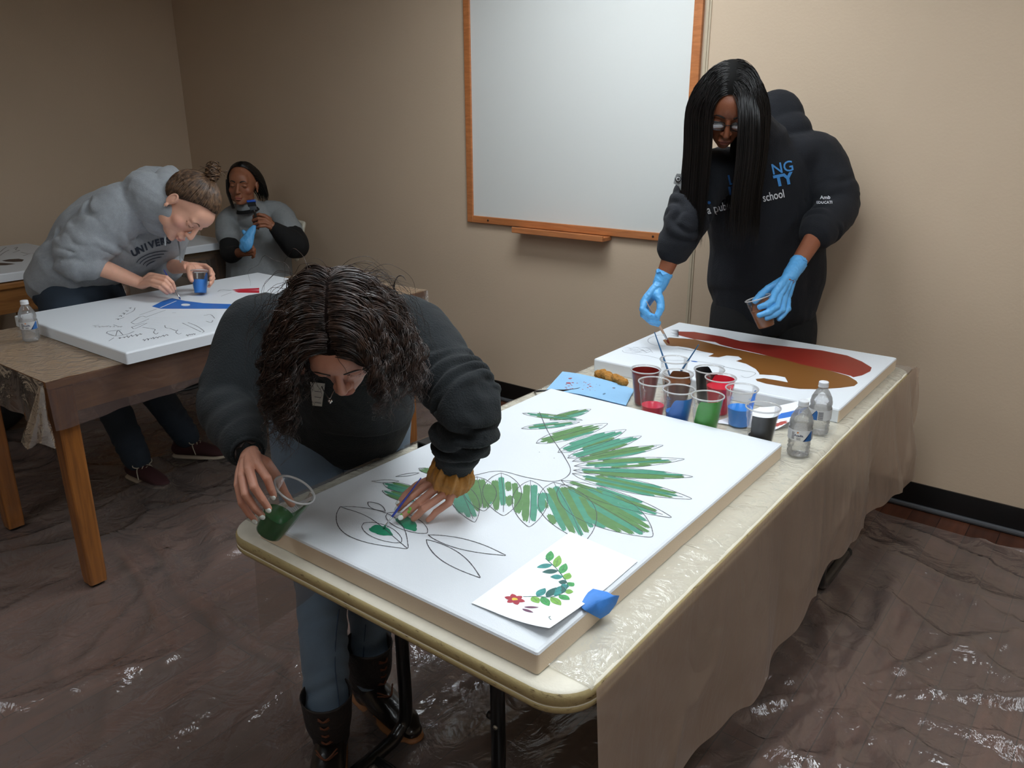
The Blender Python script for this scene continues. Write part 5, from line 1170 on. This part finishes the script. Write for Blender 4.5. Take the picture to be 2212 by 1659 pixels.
# glasses
def glasses(rig,parent):
    t=None; gs=[]; m=mat('black_glasses_frame','0b0b0c',.25)
    for s_ in (-1,1):
        c=np.array([s_*.033,.098,-.004]); P=[c+np.array([.024*math.copysign(abs(math.cos(a))**.6,math.cos(a)),-.006*abs(math.cos(a))*(1 if s_*math.cos(a)>0 else 0),.015*math.copysign(abs(math.sin(a))**.7,math.sin(a))]) for a in np.linspace(0,2*np.pi,17)]
        gs.append(tube(rig(np.array(P)),.0019,6,2)); gs.append(tube(rig(np.array([[s_*.057,.093,.004],[s_*.072,.06,.004],[s_*.080,.0,.0]])),.0018,6,3))
        if t is None: pass
    gs.append(tube(rig(np.array([[-.010,.099,0],[0,.102,.003],[.010,.099,0]])),.0016,6,3))
    t=link('glasses',*join(*gs),m,parent)
    for s_ in (-1,1): link('lens',*ell(rig((s_*.033,.097,-.004)),(.022*rig.s,.0012,.0135*rig.s),rig.M,20,8),glassy('lens_glass','ffffff',.05,.02,1.6),t)
glasses(R2,w2)
# hair
M_h2=hairmat('straight_black_hair','060505','120d0d',.30)
def hl2(ph):
    f=math.sin(ph); return math.radians(np.interp(f,[-1,-.3,.2,.6,.85,1],[138,125,98,74,62,56]))
link('scalp_hair',*hair_cap(R2,1.05,hl=hl2),mat('black_scalp_hair','060504',.8,spec=.15),w2)
paths=[];rm=[]
for k in range(3400):
    ph=rng.uniform(0,2*math.pi); th=hl2(ph)*math.sqrt(rng.uniform(0.003,1)); p=scalp(th,ph,1.03); lx=p[0]-.006
    sgn=1 if lx>0 else -1; rear=np.clip(-(p[1])/.09,0,1)
    d=R2.M@nrm(np.array([sgn*1.0,-.25-.3*rear+.05*rng.normal(),-.25-.5*rear]))
    E=[ellinfo(R2,HC,HR,1.07+rng.uniform()**1.3*.22)]
    onl=(sgn*(R2.M[:,0]@RT))<0; fr_=(not onl) and p[1]>.035 and rng.uniform()<.5
    if fr_: d=R2.M@nrm(np.array([sgn*.55,.75,0]))
    n=int(rng.uniform(27,34)) if onl else int(rng.uniform(24,33))
    P=sim(R2(p),d,n,.017,(0,0,-1),E,g=.17+.05*rng.uniform(),gk=.28,pull=(R2.M@np.array([sgn*.0,0.08,0]) if fr_ else None))
    P=resamp(P,24); P=P+ (fbm(P*6+2,1)[:,None]*np.array([.006,.006,0])); paths.append(P); rm.append(rng.uniform(.6,1.2))
link('hair',*ribbon_mesh(paths,.0014,3,rmul=rm),M_h2,w2)
cb2=D(1655,703,2.98); cr2=D(1637,643,2.965)
cup(tuple(cr2),'clear cup of light brown paint held by the person in the navy hoodie','#8a5228',.62,sm(1.0,2.0,.9,.62),axis=nrm(cr2-cb2),Hc=.115,rr=.046,rb=.030,group=None)
bt=brush(D(1396,652,3.04),A(1446,743,z=.785),'wide wooden paint brush in the blue glove above the far canvas','#c9a58a',.0048,.030,'#7a2e1c',.024,name='paint_brush')
# ================================================================ WOMAN IN GREY HOODIE (behind the wooden table)
SK3='d8a48c'
w3=empty('person',(-3.75,1.75,0),'person in a grey hoodie with a hair bun leaning over the wooden table','person')
R3=Rig(A(401,446,d=3.55),frame(-.88*UP+.42*RT-.04*FW,.88*RT+.42*UP-.10*FW),1.27)
hv=R3(HEADS); parts=[(hv,HEADF,headtint(HEADV,SK3,'c07a72','d88a78'))]; b3=bvh(hv,HEADF)
neck=A(358,446,d=3.70); sR=A(262,455,d=3.60); sL=A(370,470,d=3.92); eR=A(163,556,d=3.56); wR=A(306,612,d=3.63)
eL=A(350,575,d=3.95); wL=A(405,577,d=3.72); pel=A(160,640,d=3.72)
core=[loft([R3((0,-.03,-.05)),neck,A(290,480,d=3.78),A(205,540,d=3.78),pel],[(.055,.055),(.065,.06),(.10,.08),(.09,.08),(.10,.08)],ref=(0,0,1),seg=20,n=4),
  caps(neck,sR,.03,.04),caps(neck,sL,.03,.04),caps(sR,eR,.045,.04),caps(sL,eL,.045,.036)]
g1=A(285,985,d=3.74); g2=A(372,945,d=3.80); g1=np.array([-3.50,1.66,.10]); g2=np.array([-3.56,1.95,.10]); k1=A(235,860,d=3.72); k2=A(335,845,d=3.86)
core+=[loft([pel+np.array([0,-.08,-.02]),k1,g1],[.07,.05,.04],seg=14),loft([pel+np.array([0,.12,-.02]),k2,g2],[.07,.05,.04],seg=14)]
V,F=remesh(core,.009,3); parts.append((V,F,None))
h3=[D(338,596,3.60),D(335,601,3.575),D(330,608,3.555),D(325,614,3.56)]
F3=[[D(360,600,3.58),D(372,610,3.585),D(377,624,3.60)],[D(357,606,3.555),D(367,617,3.56),D(374,630,3.58)],[D(351,614,3.54),D(362,624,3.55),D(368,632,3.565)],[D(345,621,3.54),D(355,629,3.55),D(361,634,3.56)]]
T3=[D(325,596,3.63),D(345,598,3.63),D(362,606,3.625),D(375,618,3.62)]
V,F=hand_geo(wR,h3,F3,T3,-FW*.7+UP*.7,sc=1.12,fore=[wR*.5+eR*.5,eR],vox=.0024,fr=[(.028,.024),(.040,.036),(.048,.045)]); parts.append((V,F,None))
c3b=D(433,630,3.70); c3r=D(431,585,3.70)
h4=[D(425,572,3.755),D(436,574,3.765),D(445,578,3.765),D(451,584,3.76)]
F4=[[D(444,574,3.74),D(455,582,3.70),D(456,592,3.655)],[D(454,582,3.74),D(460,592,3.70),D(455,603,3.655)],[D(457,590,3.74),D(461,601,3.70),D(454,612,3.655)],[D(457,598,3.74),D(459,608,3.71),D(451,619,3.67)]]
T4=[D(410,580,3.71),D(409,588,3.68),D(411,598,3.655),D(414,606,3.65)]
V,F=hand_geo(wL,h4,F4,T4,UP*.8+RT*.5+FW*.2,sc=1.08,fore=[wL*.5+eL*.5,eL],vox=.0024,fr=[(.028,.024),(.036,.034),(.046,.043)]); parts.append((V,F,None))
skinobj(w3,parts,SK3)
faceparts(R3,b3,w3,mat('light_brown_brow','6a4a34',.6),.002)
link('earring',*ell(R3((.082,.0,-.036)),(.003,.003,.003)),mat('earring_silver','b0a8a0',.2,1),w3)
M_gh=mat('heather_grey_fleece','8f9499',.9,bump=.3,bscale=300,sheen=.2,var=.07,vscale=80)
tors=loft([A(142,600,d=3.74),A(168,575,d=3.74),A(212,530,d=3.77),A(272,498,d=3.79),A(328,486,d=3.80),A(358,455,d=3.72)],[(.20,.125),(.215,.155),(.225,.200),(.225,.205),(.17,.18),(.10,.10)],ref=UP,seg=34,n=6)
s1=[A(300,448,d=3.66),sR,(sR+eR)/2,eR+UP*.0,eR*.80+wR*.20]; s2=[A(355,465,d=3.85),sL,(sL+eL)/2,eL,eL*.7+wL*.3]
hood=[loft([A(384,496,d=3.56),A(368,462,d=3.52),A(360,428,d=3.55),A(358,398,d=3.62),A(366,384,d=3.74),A(384,392,d=3.84)],[.026,.048,.055,.055,.05,.04],seg=18,n=5),caps(A(352,470,d=3.62),A(366,440,d=3.60),.085,.075),caps(A(316,424,d=3.60),A(357,446,d=3.56),.11,.088),
 loft([A(330,440,d=3.66),A(312,400,d=3.74),A(322,388,d=3.84),A(350,385,d=3.9)],[.045,.055,.055,.05],seg=18,n=4), ell(A(312,388,d=3.76),(.055,.06,.042))]
V,F=remesh([tors,loft(s1,[.11,.115,.11,.10,.078],seg=26,n=6),loft(s2,[.10,.10,.09,.08,.065],seg=26,n=6)]+hood,.0065,5,.5)
V=armwrinkle(V,F,s1,.009,.075,.17,.25,1.0,4); V=folds(V,F,.014,6,seed=8)
link('hoodie',V,F,M_gh,w3); h3b=bvh(V,F)
cuffring(eR*.84+wR*.16,eR*.72+wR*.28,.074,.058,M_gh,w3); cuffring(eL*.74+wL*.26,eL*.62+wL*.38,.062,.05,M_gh,w3)
M_nv=mat('print_navy','2a3240',.8)
for i,ch in enumerate('UNIVERS'):
    u=291+i*12.2; v=543-4.4*i+ .42*(i-3)**2-1; 
    word(ch,u,v,16,M_nv,.0022,.32-.10*(i-2.2)*.5,3.3,'printed_letter',h3b,w3)
gs=[]
for k in range(4): 
    a=np.linspace(.2,2.9,10); P=[(math.cos(q)*(.085-k*.013),math.sin(q)*(.030-k*.005)-k*.008,0) for q in a]; 
    for i in range(9): gs.append((np.array([P[i],P[i+1],(P[i+1][0],P[i+1][1]+.004,0),(P[i][0],P[i][1]+.004,0)]),[(0,1,2,3)]))
p=A(333,560,d=3.3); decal(*join(*gs),h3b,p,RT*.96+UP*.28,UP*.96-RT*.28,nrm(p-np.array([0,0,CAMH])),w3,M_nv,'printed_crest',.003,.02)
link('drawstring',*tube([A(372,500,d=3.68),A(381,508,d=3.68),A(386,525,d=3.66),A(389,545,d=3.62),A(390,566,d=3.58)],.0034,8,6),mat('grey_cord','8a8f92',.8),w3); link('drawstring',*tube([A(366,498,d=3.62),A(357,512,d=3.52),A(357,530,d=3.50)],.0034,8,6),mat('grey_cord','8a8f92',.8),w3)
M_dj=mat('dark_denim','26323f',.85,bump=.25,bscale=400,var=.15,vscale=9)
L1=([A(140,620,d=3.70),A(160,700,d=3.68),k1,g1+np.array([0,0,.02])],[(.12,.12),(.115,.115),(.075,.075),(.062,.062)]); L2=([A(200,615,d=3.86),A(240,700,d=3.86),k2,g2+np.array([0,0,.02])],[(.12,.12),(.115,.115),(.075,.075),(.062,.062)])
pants('jeans',[L1,L2],[ell(A(165,628,d=3.76),(.16,.19,.12))],M_dj,w3,.008,7)
M_mar=mat('maroon_canvas_shoe','3a1a1e',.8,bump=.2,bscale=300); M_cs=mat('cream_rubber','b8ab98',.6); M_lc=mat('cream_lace','b0a898',.8)
shoe(w3,g1,(.9,.12),M_mar,M_cs,1.0,M_lc); shoe(w3,g2,(.85,.6),M_mar,M_cs,1.0,M_lc)
# hair pulled into a bun
M_h3=hairmat('light_brown_hair','3a281c','7a5c42',.36)
def hl3(ph):
    f=math.sin(ph); return math.radians(np.interp(f,[-1,-.3,.0,.2,.6,.85,1],[136,128,108,92,68,60,58]))
link('scalp_hair',*hair_cap(R3,1.045,hl=hl3),mat('brown_scalp_hair','2e2018',.8,spec=.2),w3)
bun=np.array([0,-.055,.135])
def pulled(rig,hl,bun,n,mh,par,r=.0013,kk=1.075):
    paths=[];rm=[]
    for k in range(n):
        ph=rng.uniform(0,2*math.pi); th=hl(ph)*rng.uniform(.85,1.0) if rng.uniform()<.6 else hl(ph)*rng.uniform(.2,1); p=scalp(th,ph,1.03); q=bun*.93; P=[]
        for f in np.linspace(0,1,16):
            x=p*(1-f)+q*f; l=(x-HC)/HR; nn=np.linalg.norm(l); l=l/nn*(1.05+rng.uniform(0,.008)+.03*math.sin(f*3.14)) if nn<1.35 else l; P.append(HC+HR*l)
        P=resamp(np.array(P),20); P=P+fbm(P*40+k*.01,1)[:,None]*.0015; paths.append(rig(P)); rm.append(rng.uniform(.6,1.3))
    return link('hair',*ribbon_mesh(paths,r,3,.4,rm),mh,par)
pulled(R3,hl3,bun,1500,M_h3,w3,.0015)
paths=[];rm=[]
bn=R3.M[:,2]*.55-R3.M[:,1]*.75; bX=nrm(np.cross(bn,RT)); bY=np.cross(nrm(bn),bX); bc=R3(bun*1.0)+nrm(bn)*.012
for k in range(260):
    a0=rng.uniform(0,6.28); L=rng.uniform(2.5,6); R_=rng.uniform(.012,.034); z_=rng.normal()*.012; P=[bc+(bX*math.cos(a0+t)+bY*math.sin(a0+t)*.85)*(R_+.004*math.sin(t*3+k))+nrm(bn)*(z_+.010*math.sin(t*1.3+k)) for t in np.linspace(0,L,22)]
    paths.append(np.array(P)); rm.append(rng.uniform(.7,1.5))
for k in range(26):
    a0=rng.uniform(0,6.28); e=bX*math.cos(a0)+bY*math.sin(a0); paths.append(np.array([bc+e*.02,bc+e*.04+nrm(bn)*.01,bc+e*rng.uniform(.05,.07)+nrm(bn)*rng.uniform(-.01,.03)])); rm.append(.5)
link('hair_bun',*ribbon_mesh(paths,.0022,4,.3,rm),M_h3,w3)
cup(tuple(c3r),'clear cup of sky blue paint held by the person in the grey hoodie','#2a84dc',.60,(RT*.5+FW*.8,.5,.98,.60,.4),axis=nrm(c3r-c3b),Hc=.105,rr=.040,rb=.027,group=None)
brush(D(354,583,3.64),A(390,647,z=.852),'thin blue handled brush touching the blue wedge on the wooden table canvas','#3440b0',.0034,.035,'#22407a',.014)
# ================================================================ SEATED WOMAN (back corner)
SK4='8e5a40'
w4=empty('person',(-4.6,3.25,0),'seated person in a grey T-shirt over black sleeves in the back corner','person')
R4=Rig(A(525,400,d=5.08),frame(-.93*FW-.28*UP+.0*RT,.93*UP-.30*FW+.04*RT),1.14)
hv=R4(HEADS); parts=[(hv,HEADF,headtint(HEADV,SK4,'a05a50','9a5644'))]; b4=bvh(hv,HEADF)
neck=A(533,452,d=5.18); sR=A(493,480,d=5.2); sL=A(607,468,d=5.26); eR=A(497,548,d=5.10); wR=A(526,545,d=4.98); eL=A(638,530,d=5.12); wL=A(588,488,d=4.97)
core=[loft([R4((0,-.03,-.06)),neck,A(552,500,d=5.28),A(555,590,d=5.34)],[(.055,.055),(.07,.06),(.15,.11),(.15,.12)],ref=-FW,seg=20,n=4),caps(neck,sR,.03,.04),caps(neck,sL,.03,.04),caps(sR,eR,.045,.04),caps(sL,eL,.045,.04),
      caps(eR,wR,.038,.028),caps(wL*.4+eL*.6,wL,.036,.027)]
V,F=remesh(core,.010,3); parts.append((V,F,None))
hm=[D(574,468,4.96),D(573,474,4.94),D(573,481,4.935),D(575,488,4.945)]
Ff=[[D(560,463,4.94),D(549,467,4.95),D(548,474,4.98)],[D(558,472,4.91),D(547,476,4.93),D(550,482,4.97)],[D(559,481,4.91),D(549,485,4.93),D(553,489,4.97)],[D(562,489,4.92),D(554,492,4.94),D(558,494,4.97)]]
Tt=[D(582,474,4.99),D(571,466,5.0),D(560,464,5.0),D(551,470,5.0)]
V,F=hand_geo(wL,hm,Ff,Tt,-FW*.9+UP*.2,sc=1.1,fore=[wL*.6+eL*.4],vox=.003); parts.append((V,F,None))
hm=[D(531,536,4.95),D(535,540,4.94),D(538,545,4.94),D(540,550,4.95)]
Fg=[[D(540,528,4.93),D(546,532,4.93),D(548,538,4.95)],[D(545,534,4.92),D(550,539,4.93),D(550,545,4.95)],[D(547,542,4.92),D(550,547,4.93),D(548,552,4.95)],[D(547,549,4.93),D(549,554,4.94),D(545,557,4.95)]]
Tg=[D(528,538,4.98),D(530,530,4.97),D(536,526,4.96),D(542,527,4.95)]
V,F=hand_geo(wR,hm,Fg,Tg,-FW*.8+UP*.5,sc=1.05,fore=[wR*.6+eR*.4],vox=.003); parts.append((V,F,None))
skinobj(w4,parts,SK4)
faceparts(R4,b4,w4,M_dbrow,.0028)
M_ts=mat('grey_tshirt','868a8c',.9,bump=.2,bscale=250,var=.05,vscale=60); M_bs=mat('black_long_sleeve','070708',.9)
tors=loft([A(560,606,d=5.36),A(558,560,d=5.34),A(555,510,d=5.30),A(552,478,d=5.26),A(543,460,d=5.20),A(538,450,d=5.17)],[(.215,.16),(.21,.16),(.21,.15),(.19,.12),(.115,.10),(.075,.07)],ref=-FW,seg=30,n=6)
s1=[A(520,465,d=5.24),sR,sR*.55+eR*.45]; s2=[A(585,460,d=5.26),sL,sL*.45+eL*.55]
V,F=remesh([tors,loft(s1,[.075,.074,.074],seg=22,n=5),loft(s2,[.08,.082,.086],seg=22,n=5)],.008,5); V=folds(V,F,.012,7,seed=12)
link('t_shirt',V,F,M_ts,w4); tb4=bvh(V,F)
g=[loft([sL*.5+eL*.5,eL,eL*.5+wL*.5,wL*.85+eL*.15],[.075,.085,.062,.042],seg=22,n=5)]; V,F=remesh(g,.007,4); V=folds(V,F,.008,8); link('black_sleeve',V,F,M_bs,w4)
g=[loft([sR*.5+eR*.5,eR,eR*.5+wR*.5],[.06,.058,.045],seg=22,n=5)]; V,F=remesh(g,.007,4); link('black_sleeve',V,F,M_bs,w4)
link('black_collar',*loft([A(534,449,d=5.13),A(536,456,d=5.14)],[(.064,.062),(.074,.070)],ref=-FW,seg=26,n=2,cap=False,close=False),M_bs,w4)
link('bracelet',*tube([wL+(RT*math.cos(a)*.35+UP*math.sin(a)+FW*math.cos(a)*.7)*.034 for a in np.linspace(0,6.28,13)],.002,6,3),mat('gold_bracelet','c89858',.3,1),w4)
thigh=np.array([-.55,-.83,0]); hp=A(555,610,d=5.36)
LL=[]
for s_ in (-1,1):
    o=hp+np.array([.8,-.55,0])*s_*.09; o[2]=.50; kn=o+thigh*.38*np.array([1,1,0]); kn=np.array([o[0]-.02,o[1]-.42,.50]); LL.append(([o,(o+kn)/2,kn,np.array([kn[0],kn[1]-.03,.25]),np.array([kn[0],kn[1]-.03,.10])],[.095,.085,.07,.06,.05]))
pants('trousers',LL,[ell((hp[0],hp[1],.52),(.17,.15,.13))],M_tr,w4,.010,9)
for P,_ in LL: shoe(w4,P[-1],(0,-1),mat('black_shoe','101010',.6),mat('black_shoe_sole','202020',.7))
M_h4=hairmat('dark_hair_pulled_back','080606','171010',.35)
def hl4(ph):
    f=math.sin(ph); return math.radians(np.interp(f,[-1,-.3,.2,.6,.85,1],[135,124,94,62,48,44]))
link('scalp_hair',*hair_cap(R4,1.05,hl=hl4),mat('black_scalp_hair2','070505',.7,spec=.2),w4)
paths=[];rm=[]
for k in range(1300):
    ph=rng.uniform(0,2*math.pi); th=hl4(ph)*math.sqrt(rng.uniform(0.003,1)); p=scalp(th,ph,1.03); sgn=1 if p[0]>0 else -1
    d=R4.M@nrm(np.array([sgn*.9,-.5,-.3])); E=[ellinfo(R4,HC,HR,1.05+rng.uniform()*.05)]
    P=sim(R4(p),d,int(rng.uniform(9,15)) ,.014,(0,0,-1),E,g=.10,gk=.3,pull=R4.M@np.array([-sgn*.03,-.30,-.05])); paths.append(resamp(P,14)); rm.append(rng.uniform(.7,1.3))
for s_,u0 in ((1,-1),):
    for k in range(50 if s_>0 else 36):
        p=R4((-s_*.0+ -0 + (.068+rng.uniform(0,.012))*( -1 if s_>0 else 1)*(1 if R4.M[:,0]@RT>0 else -1), .035+rng.uniform(-.02,.01), .03)); q=p-np.array([0,0,.08])+RT*(-.006 if s_>0 else .012); r_=q-np.array([0,0,(.10 if s_>0 else .04)])+RT*(.022 if s_>0 else -.002); paths.append(resamp(np.array([p,q,r_]),14)); rm.append(.9)
link('hair',*ribbon_mesh(paths,.0019,3,rmul=rm),M_h4,w4)
# sponge brush and blue glove in her hands
t=empty('foam_brush',tuple(D(553,474,4.95)),'black foam brush tipped with blue paint, held up by the seated person','brush')
link('handle',*tube([D(557,488,4.95),D(552,466,4.93),D(549,455,4.92)],.008,10,3),M_blk,t)
bx_=nrm(RT*.9+UP*.1); bu=nrm(D(543,437,4.92)-D(549,455,4.92)); bf=np.cross(bx_,bu)
def obox(c,hx,hy,hz,X,Y,Z_): 
    V,F=box(-hx,hx,-hy,hy,-hz,hz); return V@np.array([X,Y,Z_])+np.array(c),F
bevel(link('ferrule',*obox(D(547,450,4.92),.020,.009,.014,bx_,bf,bu),mat('dark_grey_plastic','3c4248',.5),t,False),.003)
bevel(link('foam_pad',*obox(D(544,442,4.92),.024,.011,.014,bx_,bf,bu),mat('black_foam','16181a',.9),t,False),.004)
bevel(link('paint_load',*obox(D(543,435,4.92),.026,.013,.008,bx_,bf,bu),mat('wet_blue_load','2354b8',.3),t,False),.005)
P=[D(550,487,4.93),D(545,497,4.92),D(538,512,4.91),D(531,528,4.91),D(526,535,4.92)]
V,F=remesh([loft(P,[(.008,.006),(.020,.010),(.032,.016),(.042,.020),(.030,.016)],ref=-FW,seg=20,n=5),caps(D(532,508,4.92),D(526,500,4.92),.012,.008),caps(D(538,512,4.91),D(526,516,4.92),.014,.010)],.003,3); V=folds(V,F,.006,24)
tag(link('rubber_glove',V,F,M_gl),'empty blue rubber glove being pulled off, held by the seated person','glove')
# ================================================================ folding chair
M_ch=mat('ivory_chair_plastic','c9c4b4',.45); M_cf=mat('ivory_chair_steel','bdb8a8',.35)
fc=empty('folding_chair',(-4.42,3.30,0),'ivory plastic folding chair behind the seated person','chair')
cu=nrm(np.array([.62,-.10,0])); 
tl_=A(600,468,d=5.46); trr=A(656,483,d=5.40); br=A(641,560,d=5.36); bl=A(590,560,d=5.42)
V,F=remesh([caps(tl_,trr,.016,.016),caps(trr,br,.016,.016),caps(tl_,bl,.014,.014)],.004,3); link('back_frame',V,F,M_cf,fc)
n=12; V=[];
for i in range(n+1):
    for j in range(n+1):
        s,t2=i/n,j/n; p=(tl_*(1-s)+trr*s)*(1-t2)+(bl*(1-s)+br*s)*t2; V.append(p+FW*.02*math.sin(s*3.14))
F=[(i*(n+1)+j,i*(n+1)+j+1,(i+1)*(n+1)+j+1,(i+1)*(n+1)+j) for i in range(n) for j in range(int(n*.8))]
link('backrest',np.array(V),F,M_ch,fc).modifiers.new('s','SOLIDIFY').thickness=.012
c0=np.array([-4.60,3.20,.43]); bevel(link('seat',*box(c0[0]-.20,c0[0]+.20,c0[1]-.18,c0[1]+.20,.415,.44),M_ch,fc,False),.012,3)
for s_ in (-1,1):
    for yy in (-1,1): link('leg',*tube([(c0[0]+s_*.20,c0[1]-yy*.14,.42),(c0[0]+s_*.20,c0[1]+yy*.17,.02)],.011,10,2),M_cf,fc)
# dark bag under the far left table
g=[ell((-4.72,1.52,.14),(.12,.16,.13)),ell((-4.70,1.50,.30),(.08,.12,.12))]; V,F=remesh(g,.01,4); V=folds(V,F,.02,6); V[:,2]=np.maximum(V[:,2],.012)
tag(link('bag',V,F,mat('black_bag_cloth','0c0c0e',.8)),'slumped black bag on the floor below the far left table','bag')
